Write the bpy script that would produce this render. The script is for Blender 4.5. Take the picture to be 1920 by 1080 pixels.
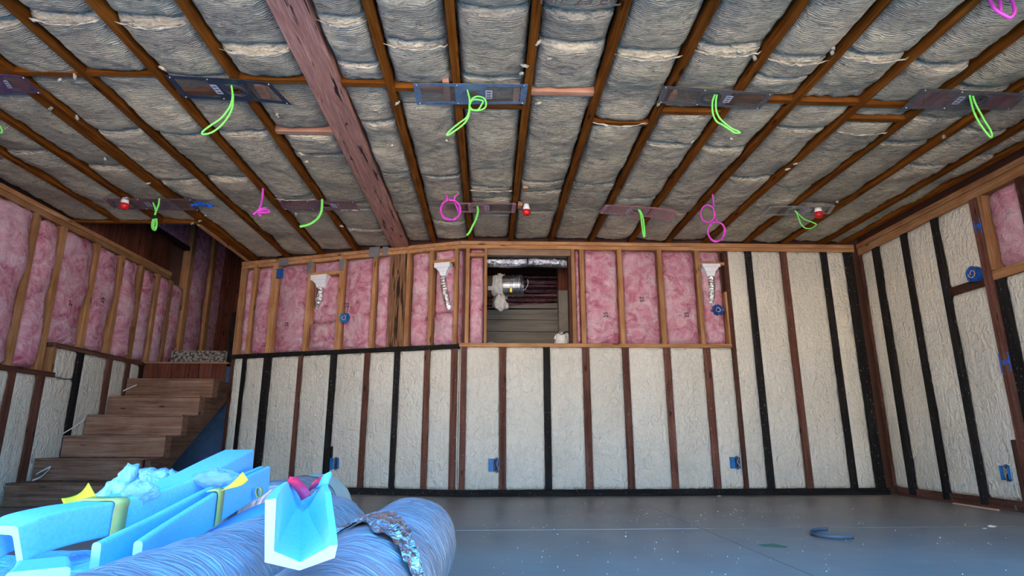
import bpy, bmesh, random
from math import *
from mathutils import Vector, Matrix, noise

random.seed(11)
SC = bpy.context.scene
for _o in list(bpy.data.objects):
    bpy.data.objects.remove(_o)

# ---------------------------------------------------------------- camera
F_PX, PITCH, YAW, ROLL, EYE = 1126.0, .2463, .0381, -.00177, .512
_cy, _sy = cos(YAW), sin(YAW)
FWD = Vector((_sy * cos(PITCH), _cy * cos(PITCH), sin(PITCH)))
_r0 = Vector((_cy, -_sy, 0)); _u0 = _r0.cross(FWD)
RGT = _r0 * cos(ROLL) + _u0 * sin(ROLL)
UPV = -_r0 * sin(ROLL) + _u0 * cos(ROLL)
CAMP = Vector((0, 0, EYE))
cd = bpy.data.cameras.new('camera')
cd.sensor_width = 36; cd.lens = F_PX / 1920 * 36; cd.clip_start = .02; cd.clip_end = 300
cam = bpy.data.objects.new('camera', cd); SC.collection.objects.link(cam)
cam.matrix_world = Matrix(((RGT.x, UPV.x, -FWD.x, 0), (RGT.y, UPV.y, -FWD.y, 0), (RGT.z, UPV.z, -FWD.z, EYE), (0, 0, 0, 1)))
SC.camera = cam

# ---------------------------------------------------------------- sky, sun, exposure
w = bpy.data.worlds.new('sky'); SC.world = w; w.use_nodes = True
bg = w.node_tree.nodes['Background']
# clear sky: pale bright horizon passing smoothly into deep blue
_t = w.node_tree; _tc = _t.nodes.new('ShaderNodeTexCoord'); _sx = _t.nodes.new('ShaderNodeSeparateXYZ'); _cr = _t.nodes.new('ShaderNodeValToRGB')
_t.links.new(_tc.outputs['Generated'], _sx.inputs[0]); _t.links.new(_sx.outputs['Z'], _cr.inputs['Fac']); _t.links.new(_cr.outputs['Color'], bg.inputs[0])
_e = _cr.color_ramp.elements; _cr.color_ramp.interpolation = 'EASE'
_e[0].position = 0.; _e[0].color = (.80, .78, .70, 1); _e[1].position = 1.; _e[1].color = (.03, .45, 1.5, 1)
for _p, _c in ((.10, (.36, .50, .64, 1)), (.34, (.085, .38, .78, 1))):
    _k = _e.new(_p); _k.color = _c
bg.inputs[1].default_value = 3.7
sl = bpy.data.lights.new('sun', 'SUN'); sl.energy = 29; sl.angle = .01; sl.color = (1, .80, .55)
so = bpy.data.objects.new('sun', sl); SC.collection.objects.link(so)
so.rotation_euler = Vector((-.3, -.62, -1)).to_track_quat('-Z', 'Y').to_euler()
SC.view_settings.view_transform = 'Standard'; SC.view_settings.look = 'None'
SC.view_settings.gamma = 1; SC.view_settings.use_curve_mapping = False
SC.view_settings.exposure = 0.75
SC.cycles.use_denoising = True
SC.cycles.max_bounces = 12; SC.cycles.diffuse_bounces = 8
SC.cycles.transparent_max_bounces = 12
SC.cycles.sample_clamp_indirect = 6

# ---------------------------------------------------------------- helpers: points of the room seen at a place of the photo
def ray(x, y): return FWD + RGT * ((x - 960) / F_PX) + UPV * ((540 - y) / F_PX)
def at_y(x, y, Y): d = ray(x, y); return CAMP + d * (Y / d.y)
def at_z(x, y, Z): d = ray(x, y); return CAMP + d * ((Z - EYE) / d.z)
def at_x(x, y, X): d = ray(x, y); return CAMP + d * (X / d.x)
def at_plane(x, y, p, n): d = ray(x, y); return CAMP + d * ((p - CAMP).dot(n) / d.dot(n))

def nz(x, y, z=0.): return noise.noise(Vector((x, y, z)))
def V(*a): return Vector(a)

ORI = {}
def tag(o, label=None, cat=None, group=None, kind=None):
    if label: o['label'] = label
    if cat: o['category'] = cat
    if group: o['group'] = group
    if kind: o['kind'] = kind
    return o
def thing(name, loc, label, cat, group=None):
    o = bpy.data.objects.new(name, None); SC.collection.objects.link(o)
    o.empty_display_size = .05
    o.location = loc; ORI[o] = Vector(loc)
    return tag(o, label, cat, group)

class MB:
    def __init__(s): s.v = []; s.f = []; s.m = []
    def add(s, vs, fs, mi=0):
        b = len(s.v); s.v += [Vector(p) for p in vs]
        s.f += [[b + i for i in f] for f in fs]; s.m += [mi] * len(fs); return s
    def hexa(s, p):   # 8 points: bottom ring 4, top ring 4
        return s.add(p, [(3, 2, 1, 0), (4, 5, 6, 7), (0, 1, 5, 4), (1, 2, 6, 5), (2, 3, 7, 6), (3, 0, 4, 7)])
    def box(s, x0, x1, y0, y1, z0, z1):
        return s.hexa([(x0, y0, z0), (x1, y0, z0), (x1, y1, z0), (x0, y1, z0), (x0, y0, z1), (x1, y0, z1), (x1, y1, z1), (x0, y1, z1)])
    def obox(s, c, ax, ay, az):   # centre and half-axes
        c = Vector(c)
        return s.hexa([c - ax - ay - az, c + ax - ay - az, c + ax + ay - az, c - ax + ay - az, c - ax - ay + az, c + ax - ay + az, c + ax + ay + az, c - ax + ay + az])
    def grid(s, fn, nu, nv, closed_u=False, mi=0):
        b = len(s.v); cu = nu if closed_u else nu + 1
        for j in range(nv + 1):
            for i in range(cu): s.v.append(Vector(fn(i / nu, j / nv)))
        for j in range(nv):
            for i in range(nu):
                a = b + j * cu + i; c = b + j * cu + (i + 1) % cu
                s.f.append([a, c, c + cu, a + cu]); s.m.append(mi)
        return s
    def tube(s, pts, r, n=8, cap=True, closed=False):
        pts = [Vector(p) for p in pts]; L = len(pts); b = len(s.v)
        up = None
        for i, p in enumerate(pts):
            t = (pts[(i + 1) % L] - pts[i - 1]) if closed else (pts[min(i + 1, L - 1)] - pts[max(i - 1, 0)])
            if t.length < 1e-9: t = Vector((0, 0, 1))
            t.normalize()
            if up is None: up = Vector((0, 0, 1)) if abs(t.z) < .9 else Vector((1, 0, 0))
            up = (up - t * up.dot(t))
            if up.length < 1e-6: up = t.orthogonal()
            up.normalize(); sd = t.cross(up)
            rr = r(i / (L - 1)) if callable(r) else r
            for k in range(n):
                a = 2 * pi * k / n; s.v.append(p + (up * cos(a) + sd * sin(a)) * rr)
        for i in range(L if closed else L - 1):
            for k in range(n):
                a = b + i * n; c = b + ((i + 1) % L) * n; k2 = (k + 1) % n
                s.f.append([a + k, a + k2, c + k2, c + k]); s.m.append(0)
        if cap and not closed:
            s.f.append([b + k for k in range(n)][::-1]); s.f.append([b + (L - 1) * n + k for k in range(n)]); s.m += [0, 0]
        return s
    def lathe(s, prof, o, axis, n=24):   # prof: (radius, height along axis)
        o = Vector(o); axis = Vector(axis).normalized(); e1 = axis.orthogonal().normalized(); e2 = axis.cross(e1)
        return s.grid(lambda u, v: o + axis * prof[round(v * (len(prof) - 1))][1] + (e1 * cos(2 * pi * u) + e2 * sin(2 * pi * u)) * prof[round(v * (len(prof) - 1))][0], n, len(prof) - 1, True)
    def sweep(s, prof, path, ups, cap=True, scale=None):
        # prof: closed polygon of (side, up); path: points; ups: one vector or one per point
        b = len(s.v); L = len(path)
        path = [Vector(p) for p in path]
        for i, p in enumerate(path):
            t = (path[min(i + 1, L - 1)] - path[max(i - 1, 0)]).normalized()
            u = Vector(ups[i] if isinstance(ups, list) else ups); sd = t.cross(u).normalized(); u = sd.cross(t).normalized()
            pr = prof(i / (L - 1)) if callable(prof) else prof
            n = len(pr)
            for q in pr: s.v.append(p + sd * q[0] + u * q[1])
        for i in range(L - 1):
            for k in range(n):
                k2 = (k + 1) % n; s.f.append([b + i * n + k, b + i * n + k2, b + (i + 1) * n + k2, b + (i + 1) * n + k]); s.m.append(0)
        if cap: s.f.append([b + k for k in range(n)][::-1]); s.f.append([b + (L - 1) * n + k for k in range(n)]); s.m += [0, 0]
        return s
    def build(s, name, mat, parent=None, smooth=False, bevel=0, solid=0, label=None, kind=None, fix=True):
        o_ = ORI.get(parent, Vector((0, 0, 0))) if parent else Vector((0, 0, 0))
        me = bpy.data.meshes.new(name)
        me.from_pydata([tuple(p - o_) for p in s.v], [], s.f)
        mats = mat if isinstance(mat, (list, tuple)) else [mat]
        for m_ in mats: me.materials.append(m_)
        if len(mats) > 1: me.polygons.foreach_set('material_index', s.m)
        me.update()
        if fix:
            bm = bmesh.new(); bm.from_mesh(me); bmesh.ops.recalc_face_normals(bm, faces=bm.faces[:]); bm.to_mesh(me); bm.free()
        if smooth: me.polygons.foreach_set('use_smooth', [True] * len(me.polygons))
        o = bpy.data.objects.new(name, me); SC.collection.objects.link(o)
        if parent: o.parent = parent
        ORI[o] = o_
        if bevel:
            md = o.modifiers.new('bevel', 'BEVEL'); md.width = bevel; md.segments = 1; md.limit_method = 'ANGLE'
        if solid:
            md = o.modifiers.new('solid', 'SOLIDIFY'); md.thickness = solid; md.offset = 0
        if label: o['label'] = label
        if kind: o['kind'] = kind
        return o

def smooth_path(P, k=6, closed=False):
    P = [Vector(p) for p in P]; out = []; L = len(P)
    for i in range(L if closed else L - 1):
        g = (lambda j: P[j % L]) if closed else (lambda j: P[max(0, min(L - 1, j))])
        a, b, c, d = g(i - 1), g(i), g(i + 1), g(i + 2)
        for q in range(k):
            t = q / k
            out.append(.5 * ((2 * b) + (c - a) * t + (2 * a - 5 * b + 4 * c - d) * t * t + (3 * b - a - 3 * c + d) * t ** 3))
    if not closed: out.append(P[-1])
    return out

# ---------------------------------------------------------------- materials
class NT:
    def __init__(s, name, rough=.8, metal=0, spec=.3):
        s.m = bpy.data.materials.new(name); s.m.use_nodes = True; s.t = s.m.node_tree
        s.b = s.t.nodes['Principled BSDF']
        s.b.inputs['Roughness'].default_value = rough; s.b.inputs['Metallic'].default_value = metal
        s.b.inputs['Specular IOR Level'].default_value = spec
    def n(s, typ, **kw):
        x = s.t.nodes.new('ShaderNode' + typ)
        for k, v in kw.items():
            if hasattr(x, k) and k not in ('Scale',): setattr(x, k, v)
            else: x.inputs[k].default_value = v
        return x
    def l(s, a, b): s.t.links.new(a, b)
    def coord(s, scale=(1, 1, 1), rand=0., kind='Object'):
        tc = s.n('TexCoord'); mp = s.n('Mapping'); mp.inputs['Scale'].default_value = scale
        s.l(tc.outputs[kind], mp.inputs['Vector'])
        if rand:
            oi = s.n('ObjectInfo'); mu = s.n('Math', operation='MULTIPLY'); mu.inputs[1].default_value = rand
            s.l(oi.outputs['Random'], mu.inputs[0])
            cb = s.n('CombineXYZ')
            for k in 'XYZ': s.l(mu.outputs[0], cb.inputs[k])
            s.l(cb.outputs[0], mp.inputs['Location'])
        return mp.outputs[0]
    def noise(s, vec, scale, detail=4, rough=.55, dist=0.):
        x = s.n('TexNoise'); x.inputs['Scale'].default_value = scale; x.inputs['Detail'].default_value = detail
        x.inputs['Roughness'].default_value = rough; x.inputs['Distortion'].default_value = dist
        s.l(vec, x.inputs['Vector']); return x.outputs['Fac']
    def ramp(s, fac, *stops):
        x = s.n('ValToRGB'); e = x.color_ramp.elements
        while len(e) < len(stops): e.new(.5)
        for k, (p, c) in enumerate(stops):
            e[k].position = p; e[k].color = (*c, 1) if len(c) == 3 else c
        s.l(fac, x.inputs['Fac']); return x.outputs['Color']
    def mix(s, fac, a, b, mode='MIX'):
        x = s.n('Mix', data_type='RGBA', blend_type=mode)
        for sock, v in ((x.inputs[0], fac), (x.inputs[6], a), (x.inputs[7], b)):
            if hasattr(v, 'is_output') or isinstance(v, bpy.types.NodeSocket): s.l(v, sock)
            elif isinstance(v, (int, float)): sock.default_value = v
            else: sock.default_value = (*v, 1)
        return x.outputs[2]
    def vary(s, col, lo=.8, hi=1.15):
        oi = s.n('ObjectInfo'); mr = s.n('MapRange'); mr.inputs['To Min'].default_value = lo; mr.inputs['To Max'].default_value = hi
        s.l(oi.outputs['Random'], mr.inputs['Value'])
        hs = s.n('HueSaturation'); s.l(mr.outputs[0], hs.inputs['Value']); s.l(col, hs.inputs['Color']); return hs.outputs[0]
    def color(s, c):
        if isinstance(c, tuple): s.b.inputs['Base Color'].default_value = (*c, 1)
        else: s.l(c, s.b.inputs['Base Color'])
        return s
    def bump(s, fac, strength=.5, dist=.01, prev=None):
        x = s.n('Bump'); x.inputs['Strength'].default_value = strength; x.inputs['Distance'].default_value = dist
        s.l(fac, x.inputs['Height'])
        if prev is not None: s.l(prev, x.inputs['Normal'])
        s.l(x.outputs[0], s.b.inputs['Normal']); return x.outputs[0]
    def alpha(s, a): s.b.inputs['Alpha'].default_value = a; return s

def wood(name, light, dark, axis='Z', knots=True, lo=.75, hi=1.2, rough=.75, speck=0, spec=.15):
    t = NT(name, rough, spec=spec)
    sc = {'X': (2.2, 45, 45), 'Y': (45, 2.2, 45), 'Z': (45, 45, 2.2)}[axis]
    v = t.coord(sc, 37.); g = t.noise(v, 1., 6, .6, .6)
    v2 = t.coord((3, 3, 3), 11.); g2 = t.noise(v2, 1.5, 3)
    mid = tuple((a + b) / 2 for a, b in zip(light, dark))
    c = t.ramp(g, (.3, dark), (.5, mid), (.68, light))
    c = t.mix(t.ramp(g2, (.3, (0, 0, 0)), (.7, (1, 1, 1))), c, t.mix(1., c, (.72, .62, .52), 'MULTIPLY'))
    if knots:
        ks = {'X': (3.2, 11, 11), 'Y': (11, 3.2, 11), 'Z': (11, 11, 3.2)}[axis]
        vo = t.n('TexVoronoi'); vo.inputs['Scale'].default_value = 1.; vo.inputs['Randomness'].default_value = 1
        t.l(t.coord(ks, 23.), vo.inputs['Vector'])
        k = t.ramp(vo.outputs['Distance'], (.07, (1, 1, 1)), (.15, (0, 0, 0)))
        c = t.mix(k, c, tuple(x * .35 for x in dark))
    if speck:
        n3 = t.noise(t.coord((1, 1, 1), 5.), 55, 2); k = t.ramp(n3, (.66, (0, 0, 0)), (.74, (1, 1, 1)))
        c = t.mix(t.mix(1., k, (speck,) * 3, 'MULTIPLY'), c, (.55, .55, .5))
    t.color(t.vary(c, lo, hi)); t.bump(g, .35, .004)
    return t.m
M = {}
M['joist'] = wood('joist_wood', (.31, .105, .014), (.10, .028, .004), 'Y', lo=.75, hi=1.1, rough=.9, spec=.05)
M['block'] = wood('blocking_wood', (.34, .12, .020), (.13, .038, .006), 'X', lo=.75, hi=1.1, rough=.9, spec=.05)
M['raw_block'] = wood('raw_blocking_wood', (.72, .42, .28), (.5, .24, .14), 'X')
for ax in 'XYZ':
    M['fir' + ax] = wood('fir_' + ax.lower(), (.58, .33, .17), (.32, .155, .065), ax)
    M['red' + ax] = wood('reddish_stud_' + ax.lower(), (.20, .092, .068), (.075, .03, .024), ax, speck=.35)
    M['blk' + ax] = wood('black_stud_' + ax.lower(), (.028, .026, .026), (.006, .006, .007), ax, knots=False, speck=.4)
    M['brn' + ax] = wood('dark_brown_stud_' + ax.lower(), (.11, .05, .035), (.04, .016, .012), ax, speck=.2)
M['fir_oldX'] = wood('weathered_header_wood', (.34, .25, .18), (.2, .13, .09), 'X')
M['stair'] = wood('stair_wood', (.42, .255, .18), (.17, .09, .062), 'X', lo=.7, hi=1.2, speck=.15)
M['stairY'] = wood('stringer_wood', (.20, .115, .08), (.08, .042, .03), 'Y', lo=.8, hi=1.1)
M['redplank'] = wood('dark_red_plank', (.22, .075, .045), (.09, .026, .018), 'Z', lo=.75, hi=1.15)

def psl(name, light, mid, dark, axis, th=.345):
    t = NT(name, .7, spec=.25)
    sc = {'Y': (70, 3.4, 70), 'Z': (75, 75, 3.2)}[axis]
    v = t.coord(sc); g = t.noise(v, 1., 5, .65, 1.2)
    sc2 = {'Y': (60, 4.5, 60), 'Z': (60, 60, 4.)}[axis]
    g2 = t.noise(t.coord(sc2), .6, 3, .6, .4)
    c = t.ramp(g, (.3, tuple(x * .6 for x in mid)), (.5, mid), (.66, light))
    c = t.mix(t.ramp(g2, (th, (1, 1, 1)), (th + .04, (0, 0, 0))), c, dark)
    t.color(c); t.bump(g2, .9, .01, t.bump(g, .5, .005)); return t.m
M['beam'] = psl('red_strand_lumber', (.54, .29, .215), (.40, .19, .14), (.03, .012, .01), 'Y')
M['post'] = psl('brown_strand_lumber', (.34, .19, .10), (.20, .10, .048), (.025, .010, .005), 'Z', .40)

t = NT('mineral_wool', .95, spec=.08)   # grey stone wool batts with fine wavy pressing lines
v = t.coord((1, 1, 1), 9.)
w1 = t.n('TexWave', wave_type='BANDS', bands_direction='Y'); w1.inputs['Scale'].default_value = 27; w1.inputs['Distortion'].default_value = 7; w1.inputs['Detail'].default_value = 3; w1.inputs['Detail Scale'].default_value = .55
t.l(v, w1.inputs['Vector'])
nA = t.noise(v, 5, 6, .62, .5); nB = t.noise(v, 60, 3, .6); nC = t.noise(t.coord((14, 55, 40), 9.), 1., 5, .65, .8)
c = t.ramp(nA, (.28, (.41, .355, .27)), (.48, (.60, .52, .375)), (.62, (.71, .62, .43)), (.78, (.79, .70, .49)))
c = t.mix(t.ramp(nC, (.34, (1, 1, 1)), (.46, (0, 0, 0))), c, (.31, .27, .21))
c = t.mix(t.ramp(nC, (.60, (0, 0, 0)), (.75, (.8, .8, .8))), c, (.80, .74, .61))
c = t.mix(t.ramp(w1.outputs['Fac'], (.05, (.42, .42, .42)), (.35, (0, 0, 0))), c, t.mix(1., c, (.52, .50, .46), 'MULTIPLY'))  # wave troughs darkened in the colour, standing in for weak relief shading
c = t.mix(t.ramp(nB, (.58, (0, 0, 0)), (.72, (.6, .6, .6))), c, (.82, .77, .66))
t.color(t.vary(c, .85, 1.1))
nm = t.bump(w1.outputs['Fac'], .8, .008); nm = t.bump(nC, 1., .016, nm); t.bump(nA, .7, .03, nm)
M['wool'] = t.m
t = NT('mineral_wool_torn_edge', .95, spec=.08)
v = t.coord((1, 1, 1), 4.); nA = t.noise(v, 40, 5, .65, .6)
t.color(t.ramp(nA, (.35, (.34, .30, .22)), (.6, (.62, .56, .44)))); t.bump(nA, 1., .01); M['tuft'] = t.m

t = NT('pink_fibreglass', .95, spec=.05)
v = t.coord((1, 1, 1), 13.)
nA = t.noise(v, 8, 6, .68, 1.0); nB = t.noise(v, 26, 6, .7, 1.3); nC = t.noise(v, 3.5, 3, .5, .8)
c = t.ramp(nA, (.32, (.46, .10, .17)), (.44, (.66, .26, .35)), (.55, (.76, .41, .49)), (.70, (.88, .68, .73)))
c = t.mix(t.ramp(nC, (.50, (0, 0, 0)), (.68, (.55, .55, .55))), c, (.84, .62, .68))
c = t.mix(t.ramp(nB, (.52, (0, 0, 0)), (.75, (.55, .55, .55))), c, (.88, .66, .69))
c = t.mix(t.ramp(nB, (.28, (.7, .7, .7)), (.42, (0, 0, 0))), c, (.50, .13, .19))
t.color(t.vary(c, .92, 1.05)); nm = t.bump(nB, 1., .016); t.bump(nA, 1., .04, nm)
M['pink'] = t.m

t = NT('spray_foam', .55, spec=.35)
v = t.coord((1, 1, .8), 3.)
nA = t.noise(v, 20, 3, .5, 1.6); nB = t.noise(v, 2.2, 3, .5, .4); nC = t.noise(t.coord((9, 9, 1.2), 3.), 1.5, 4, .55, 1.)
c = t.ramp(nB, (.3, (.62, .59, .50)), (.7, (.71, .685, .595)))
c = t.mix(t.ramp(nA, (.25, (.55, .55, .55)), (.40, (0, 0, 0))), c, (.60, .56, .46))
t.color(t.vary(c, .95, 1.04)); nm = t.bump(nA, 1., .022); t.bump(nC, .4, .03, nm)
M['foam'] = t.m

t = NT('smooth_concrete', .42, spec=.4)
v = t.coord((1, 1, 1)); nA = t.noise(v, 1.6, 6, .6, .6); nB = t.noise(t.coord((3, 40, 3)), 1., 4, .6, .3); nC = t.noise(v, 130, 2)
c = t.ramp(nA, (.3, (.20, .160, .128)), (.7, (.275, .226, .182)))
c = t.mix(t.ramp(nB, (.35, (.3, .3, .3)), (.6, (0, 0, 0))), c, (.165, .132, .105))
c = t.mix(t.ramp(nC, (.70, (0, 0, 0)), (.76, (.5, .5, .5))), c, (.42, .40, .37))
t.color(c); t.bump(nB, .12, .003); M['slab'] = t.m
t = NT('rough_concrete', .9); v = t.coord((1, 1, 1)); nA = t.noise(v, 5, 6, .6, .4); nB = t.noise(v, 70, 3)
t.color(t.ramp(nA, (.3, (.19, .17, .15)), (.7, (.33, .30, .26)))); t.bump(nB, .5, .006); M['concrete'] = t.m
t = NT('pebbled_concrete', .9); v = t.coord((1, 1, 1)); vo = t.n('TexVoronoi'); vo.inputs['Scale'].default_value = 42; t.l(v, vo.inputs['Vector'])
t.color(t.ramp(vo.outputs['Distance'], (.15, (.36, .34, .30)), (.5, (.20, .18, .16)), (.75, (.05, .045, .04)))); t.bump(vo.outputs['Distance'], -1., .01); M['pebble'] = t.m
t = NT('board_formed_concrete', .9); nA = t.noise(t.coord((1.3, 8, 14)), 1., 5, .6, .4); nB = t.noise(t.coord((1, 1, 1)), 60, 3)
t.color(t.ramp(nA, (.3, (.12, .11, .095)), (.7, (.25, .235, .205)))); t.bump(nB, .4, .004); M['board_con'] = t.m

def plain(name, col, rough=.6, metal=0, spec=.4, nscale=0, var=.12, bump=0, bd=.003):
    t = NT(name, rough, metal, spec)
    if nscale:
        n_ = t.noise(t.coord((1, 1, 1), 3.), nscale, 4, .6, .4)
        t.color(t.ramp(n_, (.3, tuple(c * (1 - var) for c in col)), (.7, tuple(min(1, c * (1 + var)) for c in col))))
        if bump: t.bump(n_, bump, bd)
    else: t.color(col)
    return t.m
M['skytint_con'] = plain('skylight_tinted_concrete', (.055, .105, .20), .8, nscale=4, var=.35)  # blue skylight on bare concrete, put into its base colour
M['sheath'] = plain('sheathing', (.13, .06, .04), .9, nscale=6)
M['dark_deck'] = plain('deck_underside', (.25, .15, .08), .9, nscale=6)
M['ground'] = plain('driveway_concrete', (.60, .53, .43), .9, nscale=3)
M['stucco'] = plain('pale_stucco', (.70, .64, .55), .9, nscale=3, var=.05)
M['wall_ext'] = plain('front_wall_boards', (.30, .19, .11), .9, nscale=6)
M['steel'] = plain('galvanised_steel', (.52, .53, .55), .38, 1, nscale=30, var=.12)
M['plate_tape'] = plain('grey_protection_plate', (.30, .31, .33), .5, .6, nscale=20)
M['blue_plate'] = plain('blue_grey_plate_plastic', (.10, .17, .27), .45, 0, .5, 40, .35)
M['navy_plate'] = plain('navy_plate_plastic', (.022, .035, .06), .4, 0, .5, 30, .3)
M['grey_plate'] = plain('charcoal_plate_plastic', (.09, .09, .095), .45, 0, .5, 40, .3)
M['pink_plate'] = plain('pinkish_plate_plastic', (.40, .20, .22), .5, 0, .4, 40, .2)
M['mauve_plate'] = plain('mauve_plate_plastic', (.16, .09, .12), .5, 0, .4, 40, .25)
M['purple_plate'] = plain('purple_plate_plastic', (.085, .05, .12), .45, 0, .5, 30, .3)
def film(name, col, a):
    t = NT(name, .25, 0, .5); t.color(col); t.alpha(a); return t.m
M['film_dark'] = film('smoky_membrane', (.10, .075, .065), .5)
M['film_pink'] = film('pink_membrane', (.42, .22, .23), .62)
M['film_mauve'] = film('mauve_membrane', (.17, .09, .11), .65)
M['film_grey'] = film('grey_membrane', (.19, .18, .17), .42)
M['sticker'] = plain('paper_sticker', (.50, .50, .55), .6)
M['ink'] = plain('dark_ink', (.03, .02, .025), .8)
M['brown_ink'] = plain('brown_ink', (.16, .10, .08), .9)
M['green'] = plain('green_cable_jacket', (.20, .80, .13), .45)
M['purple'] = plain('magenta_cable_jacket', (.62, .06, .52), .45)
M['blacktie'] = plain('black_tie', (.01, .01, .01), .5)
M['red_cap'] = plain('red_plastic_cap', (.62, .012, .015), .35)
M['white_pl'] = plain('white_plastic', (.82, .83, .85), .45)
M['boot'] = plain('white_boot', (.80, .82, .86), .4, nscale=12, var=.05)
M['blue_box'] = plain('blue_box_plastic', (.012, .09, .36), .45, nscale=30, var=.3)
M['blue_tape'] = plain('blue_masking_tape', (.01, .10, .50), .6, nscale=50, var=.25, bump=.3)
M['teal_box'] = plain('blue_outlet_box', (.01, .15, .42), .45, nscale=40, var=.3)
M['box_in'] = plain('outlet_box_inside', (.02, .05, .12), .6)
M['wire'] = plain('copper_wire_end', (.55, .33, .22), .4)
t = NT('expanded_foam', .6, 0, .3); n_ = t.noise(t.coord((1, 1, 1)), 110, 3); t.color(t.ramp(n_, (.3, (.20, .52, .84)), (.7, (.27, .60, .90)))); t.bump(n_, .25, .002)
t.b.inputs['Subsurface Weight'].default_value = .0; t.b.inputs['Subsurface Radius'].default_value = (.03, .03, .03)
M['pe'] = t.m
M['pe_cut'] = plain('cut_foam_face', (.50, .76, .90), .7, nscale=60, var=.03)
t = NT('clear_plastic_wrap', .18, 0, .6); n_ = t.noise(t.coord((1, 1, 1)), 18, 5, .6, 1.5); t.color((.45, .72, .92)); t.alpha(.45); t.bump(n_, 1., .03); M['wrap'] = t.m
t = NT('milky_plastic_sheet', .35, 0, .5); n_ = t.noise(t.coord((1, 1, 1)), 9, 5, .6, 1.5); t.color((.20, .50, .80)); t.bump(n_, .7, .03); M['sheet'] = t.m
t = NT('crumpled_white_film', .4, 0, .5); n_ = t.noise(t.coord((1, 1, 1)), 22, 5, .6, 1.5); t.color((.42, .70, .86)); t.bump(n_, .9, .02); M['bag'] = t.m
M['yellow'] = plain('yellow_tape', (.93, .74, .03), .45, nscale=12, var=.05)
M['yellow_thru'] = plain('yellow_tape_on_foam', (.62, .50, .12), .45, nscale=12, var=.06)
M['redtape'] = plain('red_tape', (.95, .03, .075), .4, nscale=12, var=.1)
t = NT('silver_duct_jacket', .36, .6, .5)
v = t.coord((3, 95, 3), 2.); nA = t.noise(v, 1., 4, .6, .45); nB = t.noise(t.coord((1, 1, 1), 2.), 5, 3)
t.color(t.ramp(nB, (.3, (.40, .35, .345)), (.7, (.57, .52, .515)))); t.bump(nA, .9, .012)
M['duct'] = t.m
t = NT('foil', .24, 1., .5); vo = t.n('TexVoronoi'); vo.inputs['Scale'].default_value = 28; t.l(t.coord((1, 1, 1), 3.), vo.inputs['Vector'])
n_ = t.noise(t.coord((1, 1, 1), 3.), 26, 4, .6, 2.); t.color((.80, .80, .81)); t.bump(n_, .9, .012, t.bump(vo.outputs['Distance'], .6, .012)); M['foil'] = t.m
t = NT('duct_liner_end', .8); t.color((.50, .45, .35)); M['duct_end'] = t.m
M['whitewrap'] = plain('white_insulation_wrap', (.66, .64, .60), .9, nscale=25, var=.2, bump=.7, bd=.01)
M['brown_pipe'] = plain('brown_pipe_wrap', (.13, .075, .055), .6, nscale=12)
M['strap'] = plain('grey_strapping', (.10, .11, .13), .55, .2)
M['green_paint'] = plain('green_paint_mark', (.07, .15, .075), .8)
M['chip'] = plain('foam_crumb', (.72, .68, .56), .9)
M['woodchip'] = plain('pale_wood_chip', (.62, .40, .27), .9)

# ---------------------------------------------------------------- slabs of insulation
def batt_mesh(P, U, Vv, Nn, thick, bulge, amp, seed, nu=16, nv=26, ragged=.006, edge=.035, lean=0., fine=.006, pu=2.6, tail=0., flat=()):
    """bulging slab: corner P, width vector U, length vector Vv, Nn towards the room"""
    P, U, Vv, Nn = Vector(P), Vector(U), Vector(Vv), Vector(Nn).normalized()
    lu, lv = U.length, Vv.length; eu, ev = U / lu, Vv / lv
    mb = MB()
    def fn(u, v):
        x, y = u * lu, v * lv
        du = min(u, 1 - u) * lu; dv = min(v, 1 - v) * lv
        a = 1 - abs(2 * u - 1) ** pu; b = 1 - max(0, 1 - dv / .06) ** 2
        h = bulge * a * (1 - lean * v) * (.45 + .55 * b)
        h -= edge * (max(0, 1 - du / .025) ** 2)
        h -= tail * max(0, (v - .75) * 4) ** 2
        h -= edge * .9 * (max(0, 1 - dv / .02) ** 2)
        k_ = 1.
        for q_ in flat: k_ *= 1 - .85 * exp(-((P.y + y - q_) / .17) ** 2)
        h *= k_
        h += k_ * amp * nz(x * 3.1 + seed * 7.3, y * 3.1, seed) * min(1, b + .2) + fine * nz(x * 16 + seed, y * 16, seed + 5) + fine * .6 * nz(x * 38, y * 38 + seed, seed)
        jx = ragged * nz(seed * 3.1, y * 14, u * 7) if (u < .02 or u > .98) else 0
        jy = ragged * 1.6 * nz(x * 11, seed * 2.7, v * 9) if (v < .02 or v > .98) else 0
        return P + eu * (x + jx) + ev * (y + jy) + Nn * h
    mb.grid(fn, nu, nv)
    # skirt going back into the cavity
    W = nu + 1; H = nv + 1
    ring = [i for i in range(W)] + [j * W + nu for j in range(1, H)] + [nv * W + i for i in range(nu - 1, -1, -1)] + [j * W for j in range(nv - 1, 0, -1)]
    b = len(mb.v)
    for i in ring: mb.v.append(mb.v[i] - Nn * thick)
    L = len(ring)
    for k in range(L):
        k2 = (k + 1) % L; mb.f.append([ring[k], ring[k2], b + k2, b + k]); mb.m.append(0)
    return mb

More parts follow.
